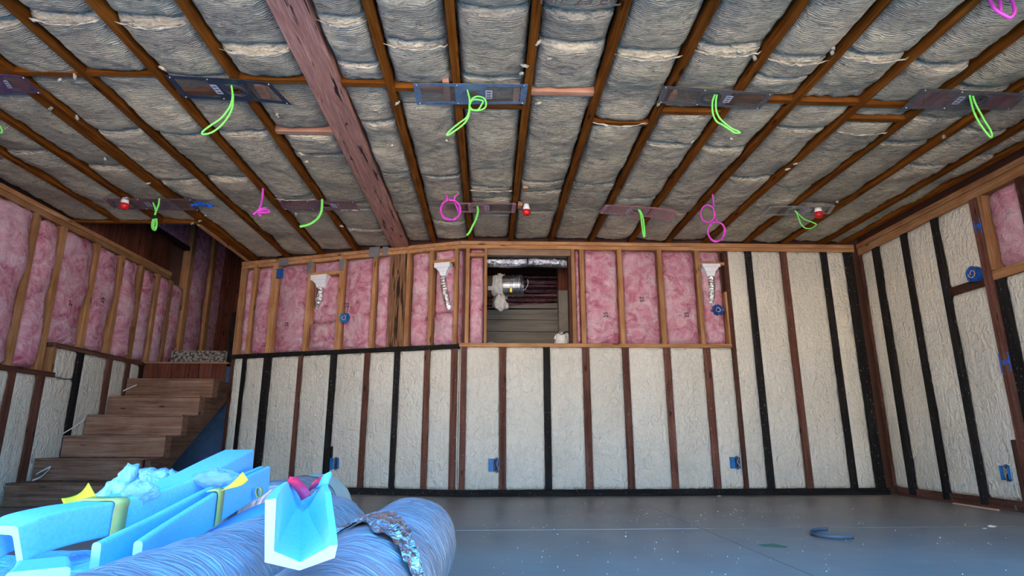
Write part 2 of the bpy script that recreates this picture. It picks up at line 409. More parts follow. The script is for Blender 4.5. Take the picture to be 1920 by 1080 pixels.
def letters(name, body, size, origin, ex, ey, mat, parent, ext=.0015, label=None):
    """flat printed characters: origin = centre, ex reading direction, ey up"""
    cu = bpy.data.curves.new('print', 'FONT'); cu.body = body; cu.size = size; cu.align_x = 'CENTER'; cu.align_y = 'CENTER'; cu.extrude = ext; cu.resolution_u = 2
    tmp = bpy.data.objects.new('print', cu); SC.collection.objects.link(tmp)
    dg = bpy.context.evaluated_depsgraph_get(); me = bpy.data.meshes.new_from_object(tmp.evaluated_get(dg))
    vs = [q.co.copy() for q in me.vertices]; fs = [list(p.vertices) for p in me.polygons]
    bpy.data.objects.remove(tmp); bpy.data.curves.remove(cu); bpy.data.meshes.remove(me)
    ex, ey = Vector(ex).normalized(), Vector(ey).normalized(); en = ex.cross(ey)
    mb = MB(); mb.add([Vector(origin) + ex * q.x + ey * q.y + en * q.z for q in vs], fs)
    return mb.build(name, mat, parent, label=label)

# ================================================================ STRUCTURE
ZC = 2.46; YB = 5.8; BX = -.293
E_ANG = V(-.949, .3155, 0).normalized(); N_ANG = V(-.3155, -.949, 0).normalized()
def y_wall(x): return YB if x >= BX else YB + (BX - x) * .3325

# ---- floor
fl = MB().box(-4.1, 4.1, .2, 8.7, -.12, -.016).build('floor', M['concrete'])
tag(fl, 'grey smooth concrete garage floor with saw-cut joints', 'floor', kind='structure')
for x0, x1 in ((-4.05, 1.2475), (1.2525, 4.05)):
    for y0, y1 in ((.2, 3.712), (3.724, 6.95)):
        MB().box(x0, x1, y0, y1, -.03, 0).build('slab', M['slab'], fl)
MB().box(-4.05, 1.24, 3.712, 3.724, -.03, .0004).build('joint_filler', plain('pale_joint_filler', (.60, .60, .60), .8), fl, label='pale filler strip in the crosswise floor joint')
gr = MB().box(-40, 40, -60, .2, -.14, -.015).build('ground', M['ground'])
tag(gr, 'pale concrete driveway outside the garage door', 'driveway', kind='structure')
# front wall with the big door opening (behind the camera)
fw_ = MB()
fw_.box(-6.5, -2.9, 1.86, 2.01, -.01, 2.75); fw_.box(2.9, 6.5, 1.86, 2.01, -.01, 2.75); fw_.box(-2.9, 2.9, 1.86, 2.01, 2.315, 2.75)
fw_.box(-6.5, 6.5, 1.86, 2.01, 2.75, 5.6); fw_.box(-6.5, 6.5, 1.86, 9.5, 5.6, 5.7)
tag(fw_.build('wall_front', M['wall_ext']), 'front garage wall around the wide open door behind the viewer', 'wall', kind='structure')

tag(MB().box(-30, -.5, -14.5, -14, -.1, 4.6).build('bounce_wall', M['stucco']), 'added pale house front, out of view, bouncing warm light inside', 'wall', kind='structure')  # unseen house front, added and cut short to bounce warm sun inside
# ---- ceiling deck with stair opening
ck = MB(); ck.box(-2.72, 4.1, 1.95, 8.7, 2.72, 2.78); ck.box(-4.1, -2.72, 1.95, 5.40, 2.72, 2.78)
ceil = tag(ck.build('ceiling', M['dark_deck']), 'open joist ceiling filled with grey mineral wool', 'ceiling', kind='structure')
JX = [-3.44, -3.05, -2.65, -2.24, -1.84, -1.43, -.575, -.197, .21, .62, 1.027, 1.437, 1.817, 2.225, 2.63, 3.04, 3.44, 3.65]
JW = .044
for x in JX:
    hw = .045 if x == -2.65 else JW / 2
    ye = 5.36 if x < -2.7 else y_wall(x) + .06
    MB().box(x - hw, x + hw, 2.02, ye, ZC, 2.72).build('joist', M['joist'], ceil)
MB().box(-3.84, -2.69, 5.36, 5.40, ZC, 2.72).build('stair_header', M['block'], ceil)
MB().box(-2.735, -2.71, 5.40, 6.72, ZC - .012, 2.76).build('opening_trim', M['firY'], ceil, label='thin pale board edging the stair opening')
# bays: (left joist edge, right joist edge, seam Y positions)
def yz(py): return at_z(960, py, 2.46).y
EDG = [(-3.83, -3.462, [320]), (-3.418, -3.072, [300]), (-3.028, -2.695, [205, 330]), (-2.605, -2.262, [62, 172, 262, 350]), (-2.218, -1.862, [52, 158, 265, 345]), (-1.818, -1.452, [55, 158, 190, 262, 375]),
       (-1.408, -1.03, [4, 102, 163, 257, 300, 392, 438]), (-.85, -.597, [40, 132, 168, 236, 330, 408]), (-.553, -.219, [2, 84, 173, 205, 334, 420]), (-.175, .188, [20, 150, 200, 354, 377, 408]), (.232, .598, [22, 82, 176, 345, 362, 402]),
       (.642, 1.005, [94, 230, 345]), (1.049, 1.415, [82, 206, 268, 372]), (1.459, 1.795, [96, 136, 181, 275, 402]), (1.839, 2.203, [88, 183, 234, 330]), (2.247, 2.608, [104, 188, 215, 345]), (2.652, 3.018, [150, 210, 258, 380]), (3.062, 3.418, [230, 300]), (3.462, 3.628, [280])]
BLOCK = {(-2.605): [158], (-3.028): [180], (-2.218): [156, 0], (-1.818): [187], (-1.408): [163, 257], (-.85): [166], (-.553): [173], (-.175): [203], (.232): [175], (.642): [230], (1.049): [207], (1.459): [182], (1.839): [184], (2.247): [187, 214], (2.652): [0]}
sd = 1
for (x0, x1, seams) in EDG:
    xm = (x0 + x1) / 2; yend = (5.35 if x1 < -2.68 else y_wall(xm) - .02)
    # the photograph's seams, as depths in this bay
    ys = [2.03] + [yz(p) for p in seams if 2.2 < yz(p) < yend - .12] + [yend]
    blk = [yz(p) for p in BLOCK.get(x0, []) if p]
    for a, b in zip(ys[:-1], ys[1:]):
        sd += 1
        ln = b - a; near = max(0, 1 - (a - 2.2) / 2.2)
        bl = random.uniform(.014, .030) + .034 * near
        ya = a + (.024 if any(abs(a - q) < .05 for q in blk) else .001); yb_ = b - (.024 if any(abs(b - q) < .05 for q in blk) else .001)
        m_ = batt_mesh((x0 + .003, ya, ZC + .028), (x1 - x0 - .006, 0, 0), (0, yb_ - ya, 0), (0, 0, -1), .10, bl, .024, sd, 22, max(10, int(ln / .026)), edge=.035, flat=(3.16, 4.98), lean=random.uniform(.1, .5), tail=random.uniform(-.006, .014), ragged=.014, fine=.009)
        m_.build('insulation_batt', M['wool'], ceil, smooth=True)
    for q in blk:
        raw = x0 in (.232,) or (x0 == -1.408 and q > 3.4)
        MB().box(x0, x1, q - .02, q + .02, ZC + .003, 2.70).build('blocking', M['raw_block'] if raw else M['block'], ceil)
# short scraps of wood beside the mounting plates
for (px, py, wd, ln) in ((838, 170, .035, .22), (968, 175, .035, .16), (492, 170, .04, .14), (1258, 182, .035, .12), (985, 352, .04, .06), (975, 385, .04, .07)):
    c_ = at_z(px, py, 2.468); MB().box(c_.x - wd / 2, c_.x + wd / 2, c_.y - ln / 2, c_.y + ln / 2, 2.452, 2.49).build('blocking_scrap', M['raw_block'], ceil)
# torn wool tufts and lips stuck to the joists
TUF = [(95, 205), (144, 222), (197, 300), (278, 345), (305, 130), (140, 145), (112, 152), (520, 215), (425, 165), (838, 265), (745, 195), (735, 275), (565, 290), (575, 305), (1010, 82), (1033, 110), (1388, 100), (1415, 110), (1235, 195), (1560, 100), (1494, 308), (1478, 318), (1372, 262), (1298, 268), (635, 385), (555, 403), (640, 425), (375, 415), (385, 405), (360, 420), (1570, 380), (1010, 195), (984, 125), (978, 140), (400, 8), (1560, 90), (1845, 245), (1770, 258)]
for (px, py) in TUF:
    c_ = at_z(px, py, 2.452); n = 7; L = random.uniform(.02, .05); a = random.uniform(0, pi)
    d = V(cos(a), sin(a), -random.uniform(.1, .5)); mb = MB()
    mb.tube([c_ + d * (k / n - .5) * L + V(nz(px, k * .7) * .012, nz(py, k * .7, 3) * .012, .006) for k in range(n + 1)], lambda q: .003 + .010 * sin(pi * min(1, max(0, q * .9 + .05))) * (.7 + .5 * nz(q * 5, px)), 6)
    mb.build('wool_tuft', M['tuft'], ceil, smooth=True)
# pale torn lips along a few seams
for (x0, x1, py) in ((.64, 1.0, 97), (1.05, 1.40, 86), (-1.40, -1.04, 103), (-.84, -.60, 44), (-.55, -.22, 86), (-2.20, -1.87, 54), (-1.81, -1.46, 57), (1.46, 1.79, 99), (1.84, 2.2, 91), (.64, 1.0, 226), (-.17, .18, 357), (2.25, 2.6, 235), (-1.8, -1.46, 378), (-1.4, -1.05, 395)):
    mb = MB(); q = yz(py); n = 16
    mb.tube([V(x0 + (x1 - x0) * k / n, q + .012 * nz(k * .6, py), 2.458 - (.012 + .03 * max(0, 1 - (q - 2.2) / 2.2)) * sin(pi * k / n) - .010 * nz(k * .9, py, 2)) for k in range(n + 1)], lambda s_: max(.0012, .004 + .011 * nz(s_ * 7, py)) if .03 < s_ < .97 else .0012, 6)
    mb.build('torn_edge', M['tuft'], ceil, smooth=True)
# printing on two batts
b_ = at_z(1088, 7, 2.396)
letters('printing', 'N/P 23 EC', .085, b_ + V(0, -.02, 0), (1, 0, 0), (0, -1, 0), M['brown_ink'], ceil)

# ---- wall frames
class Wall:
    def __init__(s, obj, O, e, n, ax):
        s.o = obj; s.O = Vector(O); s.e = Vector(e); s.n = Vector(n); s.ax = ax
    def p(s, a, d, z): q = s.O + s.e * a + s.n * d; q.z = z; return q
    def s(s, px, py): return (at_plane(px, py, s.O, s.n) - s.O).dot(s.e)
    def bar(s, name, a0, a1, z0, z1, mat, d0=-.10, d1=0., label=None):
        if a0 > a1: a0, a1 = a1, a0
        mb = MB().hexa([s.p(a0, d1, z0), s.p(a1, d1, z0), s.p(a1, d0, z0), s.p(a0, d0, z0), s.p(a0, d1, z1), s.p(a1, d1, z1), s.p(a1, d0, z1), s.p(a0, d0, z1)])
        return mb.build(name, mat, s.o, bevel=.002, label=label)
    def batt(s, a0, a1, z0, z1, d=-.035, bulge=.045, mat=None, name='insulation_batt', amp=.022, **kw):
        global sd
        if a0 > a1: a0, a1 = a1, a0
        sd += 1
        m_ = batt_mesh(s.p(a0, d, z0), s.p(a1, d, z0) - s.p(a0, d, z0), V(0, 0, z1 - z0), s.n, .05, bulge, amp, sd, max(6, int((a1 - a0) / .025)), max(8, int((z1 - z0) / .035)), **kw)
        return m_.build(name, mat or M['pink'], s.o, smooth=True)
    def foam(s, a0, a1, z0, z1, d=-.012, rough=1.):
        global sd
        if a0 > a1: a0, a1 = a1, a0
        sd += 1
        m_ = batt_mesh(s.p(a0 - .004, d, z0), s.p(a1 + .004, d, z0) - s.p(a0 - .004, d, z0), V(0, 0, z1 - z0), s.n, .04, .006, .007 * rough, sd, max(6, int((a1 - a0) / .022)), max(10, int((z1 - z0) / .028)), ragged=.002, edge=.008, fine=.0035 * rough)
        return m_.build('foam_panel', M['foam'], s.o, smooth=True)

LZ = 1.385   # top of the lower frame
# ---------- back wall, right section
wb_mb = MB()
wb_mb.box(BX, -.045, YB + .10, YB + .14, 0, ZC + .2); wb_mb.box(.80, 4.0, YB + .10, YB + .14, 0, ZC + .2)
wb_mb.box(-.045, .80, YB + .10, YB + .14, 0, 1.38); wb_mb.box(-.045, .80, YB + .10, YB + .14, 2.40, ZC + .2)
wb = tag(wb_mb.build('wall_back', M['sheath']), 'back wall with cream foam below, pink batts above and a framed hole', 'wall', kind='structure')
B = Wall(wb, (0, YB, 0), (1, 0, 0), (0, -1, 0), 'X')
def bx(px, py): return at_y(px, py, YB).x
B.bar('top_plate', BX, 3.77, 2.422, ZC, M['firX'], d1=.004); B.bar('top_plate', BX, 3.77, 2.381, 2.420, M['firX'])
B.bar('bottom_plate', BX, 3.77, 0, .058, M['blkX'], d1=.012)
LOW = [((862, 873), 786, 'red'), ((936, 948.5), 786, 'red'), ((1021, 1033.5), 800, 'blk'), ((1096.5, 1109.5), 800, 'red'), ((1173.5, 1186), 800, 'red'), ((1254, 1266.5), 800, 'red'), ((1331, 1344), 800, 'red')]
lows = []
for (a, b), y, m_ in LOW:
    s0, s1 = bx(a, y), bx(b, y); lows.append((s0, s1)); B.bar('stud', s0, s1, .058, LZ - .005, M[m_ + 'Z'])
# full-height studs
FULL = [((1377, 1385), 700, 'brn'), ((1419.5, 1432), 700, 'blk'), ((1489, 1501.5), 700, 'red'), ((1569, 1581), 700, 'blk'), ((1614, 1631), 700, 'blk')]
fulls = []
for (a, b), y, m_ in FULL:
    s0, s1 = bx(a, y), bx(b, y); fulls.append((s0, s1)); B.bar('stud', s0, min(s1, 3.76), .058, 2.381, M[m_ + 'Z'])
B.bar('ledge_plate', BX + .0, fulls[0][0], LZ - .005, LZ + .032, M['firX'], d1=.008)
edges = lows + [fulls[0]]
B.foam(BX + .012, lows[0][0], .058, LZ - .005)
for (p0, p1), (q0, q1) in zip(edges[:-1], edges[1:]): B.foam(p1, q0, .058, LZ - .005, rough=.75)
for (p0, p1), (q0, q1) in zip(fulls[:-1], fulls[1:]): B.foam(p1, q0, .058, 2.381, rough=1.15)
# upper right studs
UP = [((872.5, 879.5), 560, 'fir'), ((907.5, 913), 560, 'fir'), ((1072.5, 1079.5), 560, 'fir'), ((1089, 1097), 560, 'fir'), ((1161, 1169.5), 560, 'fir'), ((1237, 1246), 560, 'fir'), ((1309, 1317.5), 560, 'fir')]
ups_ = []
for (a, b), y, m_ in UP:
    s0, s1 = bx(a, y), bx(b, y); ups_.append((s0, s1)); B.bar('stud', s0, s1, LZ + .032, 2.381, M[m_ + 'Z'], d1=.003)
B.bar('stud', fulls[0][0] - .022, fulls[0][0] - .002, LZ + .032, 1.95, M['firZ'])
ZU = 2.381
jl, jr = ups_[1][1], ups_[2][0]
B.bar('opening_header', jl, jr, 2.318, 2.381, M['fir_oldX'], d1=-.02)
B.bar('jamb', jr - .03, jr - .001, LZ + .032, 2.318, M['brnZ'], d1=-.012)
B.batt(BX + .05, ups_[0][0], LZ + .034, ZU); B.batt(ups_[0][1], ups_[1][0], LZ + .034, 2.30); B.batt(ups_[0][1], ups_[1][0], 2.335, ZU, bulge=.02)
B.bar('blocking', ups_[0][1], ups_[1][0], 2.30, 2.335, M['firX'], d1=-.004)
B.batt(ups_[2][1], ups_[3][0], LZ + .034, ZU, bulge=.02)
tb = []
for k in (3, 4, 5): tb.append(B.batt(ups_[k][1], ups_[k + 1][0], LZ + .034, ZU, d=-.03))
ub = fulls[0][0] - .024
B.batt(ups_[6][1], ub, LZ + .034, 2.225, d=-.05, bulge=.03); B.batt(ups_[6][1], ub, 2.262, ZU, bulge=.03)
B.bar('blocking', ups_[6][1], fulls[0][0], 2.228, 2.258, M['firX'], d1=.002)
# paper facing scrap at the head of one batt
# numbers printed on the pink batts (read sideways)
def num25(px, py, up, wall, parent_batt, h=.06):
    P = at_plane(px, py, wall.O + wall.n * .028, wall.n)
    ex = V(0, 0, 1) if up else V(0, 0, -1)
    ey = -wall.e if up else wall.e
    if ex.cross(ey).dot(wall.n) < 0: ey = -ey
    letters('printed_number', '25', h, P, ex, ey, M['ink'], parent_batt)
num25(1136, 590, True, B, tb[0]); num25(1203, 561, False, B, tb[1]); num25(1288, 590, True, B, tb[2])

# ---------- back wall, angled left section
LA = 2.645
wa_mb = MB(); P0 = V(BX, YB, 0)
def ang(a, d, z): q = P0 + E_ANG * a + N_ANG * d; q.z = z; return q
wa_mb.hexa([ang(0, -.10, 0), ang(LA, -.10, 0), ang(LA, -.14, 0), ang(0, -.14, 0), ang(0, -.10, ZC + .2), ang(LA, -.10, ZC + .2), ang(LA, -.14, ZC + .2), ang(0, -.14, ZC + .2)])
wa = tag(wa_mb.build('wall_back_left', M['sheath']), 'angled left part of the back wall beside the stairs', 'wall', kind='structure')
A = Wall(wa, P0, E_ANG, N_ANG, 'X')
A.bar('top_plate', 0, LA, 2.422, ZC, M['firX'], d1=.004); A.bar('top_plate', 0, LA, 2.381, 2.420, M['firX'])
A.bar('bottom_plate', 0, LA, 0, .058, M['blkX'], d1=.012)
A.bar('ledge_plate', 0, LA, LZ - .022, LZ + .022, M['blkX'], d1=.010)
LOWA = [((843, 855.5), 786, 'red'), ((791.5, 802), 786, 'red'), ((733.5, 743.5), 786, 'blk'), ((676, 686), 786, 'red'), ((611, 622), 786, 'blk'), ((549.5, 557), 786, 'red'), ((483, 497), 786, 'blk'), ((446, 452), 753, 'blk'), ((417.5, 429.5), 753, 'brn')]
la = []
for (a, b), y, m_ in LOWA:
    s1, s0 = A.s(a, y), A.s(b, y); s1 = min(s1, LA); la.append((s0, s1)); A.bar('stud', s0, s1, .058, LZ - .022, M[m_ + 'Z'])
A.foam(.015, la[0][0], .058, LZ - .022, rough=.7)
for (p0, p1), (q0, q1) in zip(la[:-1], la[1:]): A.foam(p1, q0, .058, LZ - .022, rough=1.35)
UPA = [((851, 857.5), 560), ((803, 810), 560), ((760, 767.5), 560), ((696, 702.5), 560), ((633, 642), 560), ((574, 580.5), 560), ((504, 514.5), 580), ((468, 473.5), 580), ((443, 453.5), 580)]
ua = []
for (a, b), y in UPA:
    s1, s0 = A.s(a, y), A.s(b, y); s1 = min(s1, LA); ua.append((s0, s1)); A.bar('stud', s0, s1, LZ + .022, 2.381, M['firZ'], d1=.003)
psA, psB = A.s(759, 560), A.s(728.5, 560)
hz_ = LZ + .024
A.batt(.012, ua[0][0], hz_, ZU, bulge=.03)
A.batt(ua[1][1], ua[2][0], hz_, ZU); A.batt(psB, ua[3][0], hz_, ZU, bulge=.035)
b1_ = A.batt(ua[3][1], ua[4][0], hz_, ZU); b2_ = A.batt(ua[5][1], ua[6][0], hz_, ZU); A.batt(ua[6][1], ua[7][0], hz_, ZU); A.batt(ua[7][1], ua[8][0], hz_, ZU, bulge=.03)
num25(651, 572, True, A, b1_); num25(538, 608, True, A, b2_, .05); num25(495, 646, False, A, wa, .05); num25(800, 598, True, A, wa, .045)
def boot_bay(W, a0, a1, zb, zc, zsplit):
    """bay with a blocking at zb..zc, a batt above it, two below"""
    W.bar('blocking', a0, a1, zb, zc, M['firX'], d1=.0)
    W.batt(a0, a1, zc, ZU, bulge=.03); W.batt(a0, a1, zsplit, zb - .002, d=-.06, bulge=.025); W.batt(a0, a1, hz_, zsplit - .004)
boot_bay(A, ua[0][1], ua[1][0], 2.245, 2.28, 1.74)
boot_bay(A, ua[4][1], ua[5][0], 2.225, 2.26, 1.72)
# grey steel protection plates nailed over the framing
def guard(W, x0, x1, y0, y1):
    c0 = at_plane(x0, y0, W.O, W.n); c1 = at_plane(x1, y1, W.O, W.n)
    W.bar('protection_plate', (c0 - W.O).dot(W.e), (c1 - W.O).dot(W.e), min(c0.z, c1.z), max(c0.z, c1.z), M['plate_tape'], d0=.004, d1=.008)
for q in ((693, 712, 464, 482), (718, 728, 463, 478), (524, 541, 486, 498), (578, 585, 490, 512), (637, 645, 486, 507)): guard(A, *q)

# ---------- right wall
XR = 3.79
wr = tag(MB().box(XR + .10, XR + .14, 2.1, 6.0, 0, ZC + .2).build('wall_right', M['sheath']), 'right side wall sprayed with cream foam between black studs', 'wall', kind='structure')
Rr = Wall(wr, (XR, 0, 0), (0, 1, 0), (-1, 0, 0), 'Y')
def ry(px, py): return at_x(px, py, XR).y
Rr.bar('top_plate', 2.02, 5.78, 2.41, 2.458, M['firY'], d1=.01); Rr.bar('top_plate', 2.02, 5.78, 2.335, 2.408, M['firY'], d1=.002)
Rr.bar('bottom_plate', 2.02, 5.72, 0, .075, M['redY'], d1=-.002)
RST = [((1622, 1634), 620, 'brn'), ((1658, 1670), 620, 'blk'), ((1717, 1727.5), 620, 'blk'), ((1781, 1793.5), 620, 'blk')]
rs = []
for (a, b), y, m_ in RST:
    s1, s0 = ry(a, y), ry(b, y); s1 = min(s1, 5.78); rs.append((s0, s1)); Rr.bar('stud', s0, s1, .02 if m_ == 'blk' else .075, 2.335, M[m_ + 'Z'], d1=.005)
f1, f0 = ry(1866, 620), ry(1882, 620)
Rr.bar('stud', f0, f1, .075, 2.335, M['redZ'], d1=.012, label='reddish fir stud with blue tape marks')
k0 = f0 - .09
Rr.bar('stud', k0, f0 - .002, .075, 1.66, M['blkZ'], d1=-.005); Rr.bar('stud', f0 - .04, f0 - .002, 1.74, 2.335, M['firZ'], d1=.004)
for (p0, p1), (q0, q1) in zip(rs[:-1], rs[1:]): Rr.foam(q1, p0, .075, 2.335)
bz = at_x(1812, 538, XR).z
Rr.bar('blocking', f1, rs[3][0], bz - .035, bz + .035, M['brnY'], d1=-.004)
Rr.foam(f1, rs[3][0], .075, bz - .035); Rr.foam(f1, rs[3][0], bz + .035, 2.335)
Rr.bar('sill_plate', 2.6, f0 - .002, 1.665, 1.735, M['firY'], d1=.002)
y2 = ry(1899, 330); Rr.bar('stud', y2 - .045, y2, 1.735, 2.335, M['brnZ'])
Rr.batt(y2, f0 - .04, 1.74, 2.335, d=-.05); Rr.batt(y2 - .42, y2 - .045, 1.74, 2.335, d=-.05)
Rr.bar('stud', y2 - .46, y2 - .42, 1.735, 2.335, M['firZ']); Rr.batt(y2 - .9, y2 - .46, 1.74, 2.335, d=-.05)
Rr.foam(k0 - .40, k0, .075, 1.66)
yy = k0 - .40
while yy > 2.3:
    Rr.bar('stud', yy - .045, yy, .075, 2.335 if yy < 2.6 else 1.66, M['blkZ']); Rr.foam(max(2.03, yy - .42), yy - .045, .075, 2.335 if yy < 2.9 else 1.66); yy -= .42
Rr.bar('stud', f1 - .005, f1 + .055, .075, .50, M['brnZ'], d0=-.05, d1=.004, label='short dark backing block behind the outlet box')
# tape crosses and green paint on the framing
def patch(W, px0, px1, py0, py1, mat, name, d=.014):
    c0 = at_plane(px0, py0, W.O, W.n); c1 = at_plane(px1, py1, W.O, W.n)
    return W.bar(name, (c0 - W.O).dot(W.e), (c1 - W.O).dot(W.e), min(c0.z, c1.z), max(c0.z, c1.z), mat, d0=d - .004, d1=d)
for q in ((1829, 1835, 415, 438), (1838, 1846, 409, 437), (1834, 1841, 421, 428), (1877, 1882, 663, 700), (1883, 1889, 676, 684), (1894, 1899, 660, 697), (1889, 1896, 675, 681)): patch(Rr, *q, M['blue_tape'], 'tape_mark', .018)
patch(Rr, 1902, 1908, 947, 957, M['green_paint'], 'paint_mark', .003)

# ---------- left wall
XL = -3.83
wl = tag(MB().box(XL - .14, XL - .10, 2.1, 8.6, 0, 4.7).build('wall_left', M['sheath']), 'left side wall with pink batts above a stepped foam wainscot', 'wall', kind='structure')
Lw = Wall(wl, (XL, 0, 0), (0, 1, 0), (1, 0, 0), 'Y')
def ly(px, py): return at_x(px, py, XL).y
YE = 7.12
Lw.bar('top_plate', 2.02, YE, 2.422, 2.462, M['firY'], d1=.006); Lw.bar('top_plate', 2.02, YE, 2.372, 2.420, M['firY'], d1=.0)
Z1, Z2 = 1.075, 1.335
ysp = ly(103, 650)
Lw.bar('ledge_plate', 2.02, ysp + .06, Z1 - .03, Z1 + .012, M['redY'], d1=.006); Lw.bar('ledge_plate', ysp, 6.80, Z2 - .03, Z2 + .012, M['redY'], d1=.006)
Lw.bar('stud', ysp, ysp + .035, Z1 + .012, Z2 - .03, M['firZ'])
LST = [((9, 21), 753, 'red', Z1), ((63, 77), 753, 'red', Z1), ((133, 144), 753, 'blk', Z2), ((191, 200), 753, 'red', Z2), ((236, 243), 703, 'red', Z2)]
ls = []
for (a, b), y, m_, zt in LST:
    s0, s1 = ly(a, y), ly(b, y); ls.append((s0, s1)); Lw.bar('stud', s0, s1, .0, zt - .03, M[m_ + 'Z'])
Lw.foam(ls[0][0] - .36, ls[0][0], .0, Z1 - .03); Lw.foam(ls[0][1], ls[1][0], .0, Z1 - .03)
Lw.foam(ls[1][1], ls[2][0], .0, Z1 - .03); Lw.foam(ysp + .035, ls[2][0], Z1 - .02, Z2 - .03)
Lw.foam(ls[2][1], ls[3][0], .0, Z2 - .03, rough=1.5); Lw.foam(ls[3][1], ls[4][0], .0, Z2 - .03, rough=1.5); Lw.foam(ls[4][1], 6.76, .0, Z2 - .03, rough=1.5)
yy = ls[0][0] - .36
while yy > 2.3:
    Lw.bar('stud', yy - .06, yy, 0, Z1 - .03, M['redZ']); Lw.foam(max(2.03, yy - .42), yy - .06, 0, Z1 - .03); yy -= .42
LUP = [((40, 60), 540, 'fir'), ((97, 111), 540, 'fir'), ((168, 182), 540, 'fir'), ((219, 233), 540, 'fir'), ((260, 267), 540, 'fir'), ((293, 300), 540, 'fir'), ((319, 329), 540, 'fir')]
lu = []
for (a, b), y, m_ in LUP:
    s0, s1 = ly(a, y), ly(b, y); lu.append((s0, s1))
    Lw.bar('stud', s0, min(s1, s0 + .065), (Z1 if s0 < ysp else Z2) + .012, 2.372, M['firZ'])
lu = [(a, min(b, a + .065)) for a, b in lu]
Lw.batt(lu[0][0] - .40, lu[0][0], Z1 + .014, 2.372, d=-.02, bulge=.06, amp=.045, ragged=.03, fine=.012)
for (p0, p1), (q0, q1) in zip(lu[:-1], lu[1:]):
    zb = (Z1 if p0 < ysp - .2 else Z2) + .014
    Lw.batt(p1, q0, zb, 2.372, d=-.035, bulge=.055, amp=.04, ragged=.022, fine=.012)
yy = lu[0][0] - .40
while yy > 2.3:
    Lw.bar('stud', yy - .045, yy, Z1 + .012, 2.372, M['firZ']); Lw.batt(max(2.03, yy - .42), yy - .045, Z1 + .014, 2.372); yy -= .42
# tall studs and batts of the stairwell part
TALL = [((350, 362), 540), ((393, 405), 540), ((423, 432), 540)]
tl = []
for (a, b), y in TALL:
    s0, s1 = ly(a, y), ly(b, y); s1 = min(s1, s0 + .10); tl.append((s0, s1)); Lw.bar('stud', s0, s1, Z2, 4.6, M['firZ'])
Lw.batt(lu[-1][1], tl[0][0], Z2 + .014, 2.372, d=-.05)
Lw.batt(tl[0][1], tl[1][0], 1.4, 4.4, d=-.05); Lw.batt(tl[1][1], tl[2][0], 1.4, 4.4, d=-.05)
for q_ in ((133, 568), (193, 563), (339, 577), (411, 576)): num25(*q_, True, Lw, wl, .06)
# planks above the top plate inside the stair opening
yp = 5.43; ztop = 2.86
while yp < YE - .05:
    Lw.bar('plank', yp, min(yp + .118, tl[0][0] - .01), 2.47, ztop, M['redplank'], d0=-.09, d1=-.06); yp += .134
Lw.bar('rail', 5.42, tl[0][0], ztop, ztop + .05, M['brnY'], d1=-.02)
Lw.batt(5.45, 6.2, ztop + .05, 4.4, d=-.05); Lw.batt(6.25, tl[0][0], ztop + .05, 4.4, d=-.05)
# ---------- stairwell shell
sw = MB(); sw.box(-4.0, -2.6, 8.5, 8.6, 0, 4.7); sw.box(-2.78, -2.70, 6.82, 8.6, 0, 2.72); sw.box(-2.70, -2.62, 5.3, 8.6, 2.78, 4.7); sw.box(-4.0, -2.62, 5.30, 5.36, 2.78, 4.7); sw.box(-4.0, -2.62, 5.3, 8.6, 4.62, 4.7)
ws = tag(sw.build('wall_stairwell', M['redplank']), 'dark reddish wooden walls of the stairwell beyond the landing', 'wall', kind='structure')
for k in range(8): MB().box(-3.92 + k * .146, -3.78 + k * .146, 8.47, 8.5, 1.3, 4.6).build('plank', M['redplank'], ws)
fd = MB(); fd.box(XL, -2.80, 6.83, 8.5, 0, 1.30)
fo = tag(fd.build('trim_1', M['skytint_con']), 'concrete foundation, tinted blue for skylight, under the stair landing', 'foundation', kind='structure')
MB().box(XL + .2, -2.80, 6.98, 7.2, 1.30, 1.50).build('curb', M['pebble'], fo, label='pebbled concrete curb at the landing')

# ---------- crawl space behind the framed hole
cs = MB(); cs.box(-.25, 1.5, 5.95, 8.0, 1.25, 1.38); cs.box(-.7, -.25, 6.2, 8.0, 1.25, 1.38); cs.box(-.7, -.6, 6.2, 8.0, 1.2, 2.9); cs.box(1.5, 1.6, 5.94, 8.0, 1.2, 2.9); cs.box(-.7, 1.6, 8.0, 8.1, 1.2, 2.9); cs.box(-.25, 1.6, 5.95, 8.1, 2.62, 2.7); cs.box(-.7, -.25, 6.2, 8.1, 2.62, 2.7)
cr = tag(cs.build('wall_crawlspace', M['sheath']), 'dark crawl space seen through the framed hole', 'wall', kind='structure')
YC = 6.75
def cx(px, py, Y=YC): return at_y(px, py, Y)
zc0 = 1.38
zs = [cx(990, y).z for y in (640, 622, 600, 578)]; zs[0] = 1.38
zt = [cx(915, 582).z, cx(1050, 570).z]
for k in range(4):
    za = zs[k]; 
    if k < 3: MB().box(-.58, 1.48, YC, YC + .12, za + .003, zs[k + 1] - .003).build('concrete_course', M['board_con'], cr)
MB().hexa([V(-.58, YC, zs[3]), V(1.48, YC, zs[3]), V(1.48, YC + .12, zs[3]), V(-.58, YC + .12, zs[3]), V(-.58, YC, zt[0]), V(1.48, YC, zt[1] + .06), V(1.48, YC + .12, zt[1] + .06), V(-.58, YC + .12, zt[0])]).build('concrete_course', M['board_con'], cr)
for k in range(5):
    z_ = zt[0] + .07 + k * .12
    m_ = batt_mesh((-.5, 7.6, z_), (1.95, 0, 0), (0, 0, .10), (0, -1, 0), .05, .03, .03, 400 + k, 24, 6); m_.build('insulation_batt', M['pink'], cr, smooth=True)
    MB().box(-.55, 1.45, 7.3, 7.34, z_ + .09, z_ + .115).build('lath', M['brnX'], cr)
q0 = cx(1046, 500, 6.5); q1 = cx(1068, 545, 6.5)
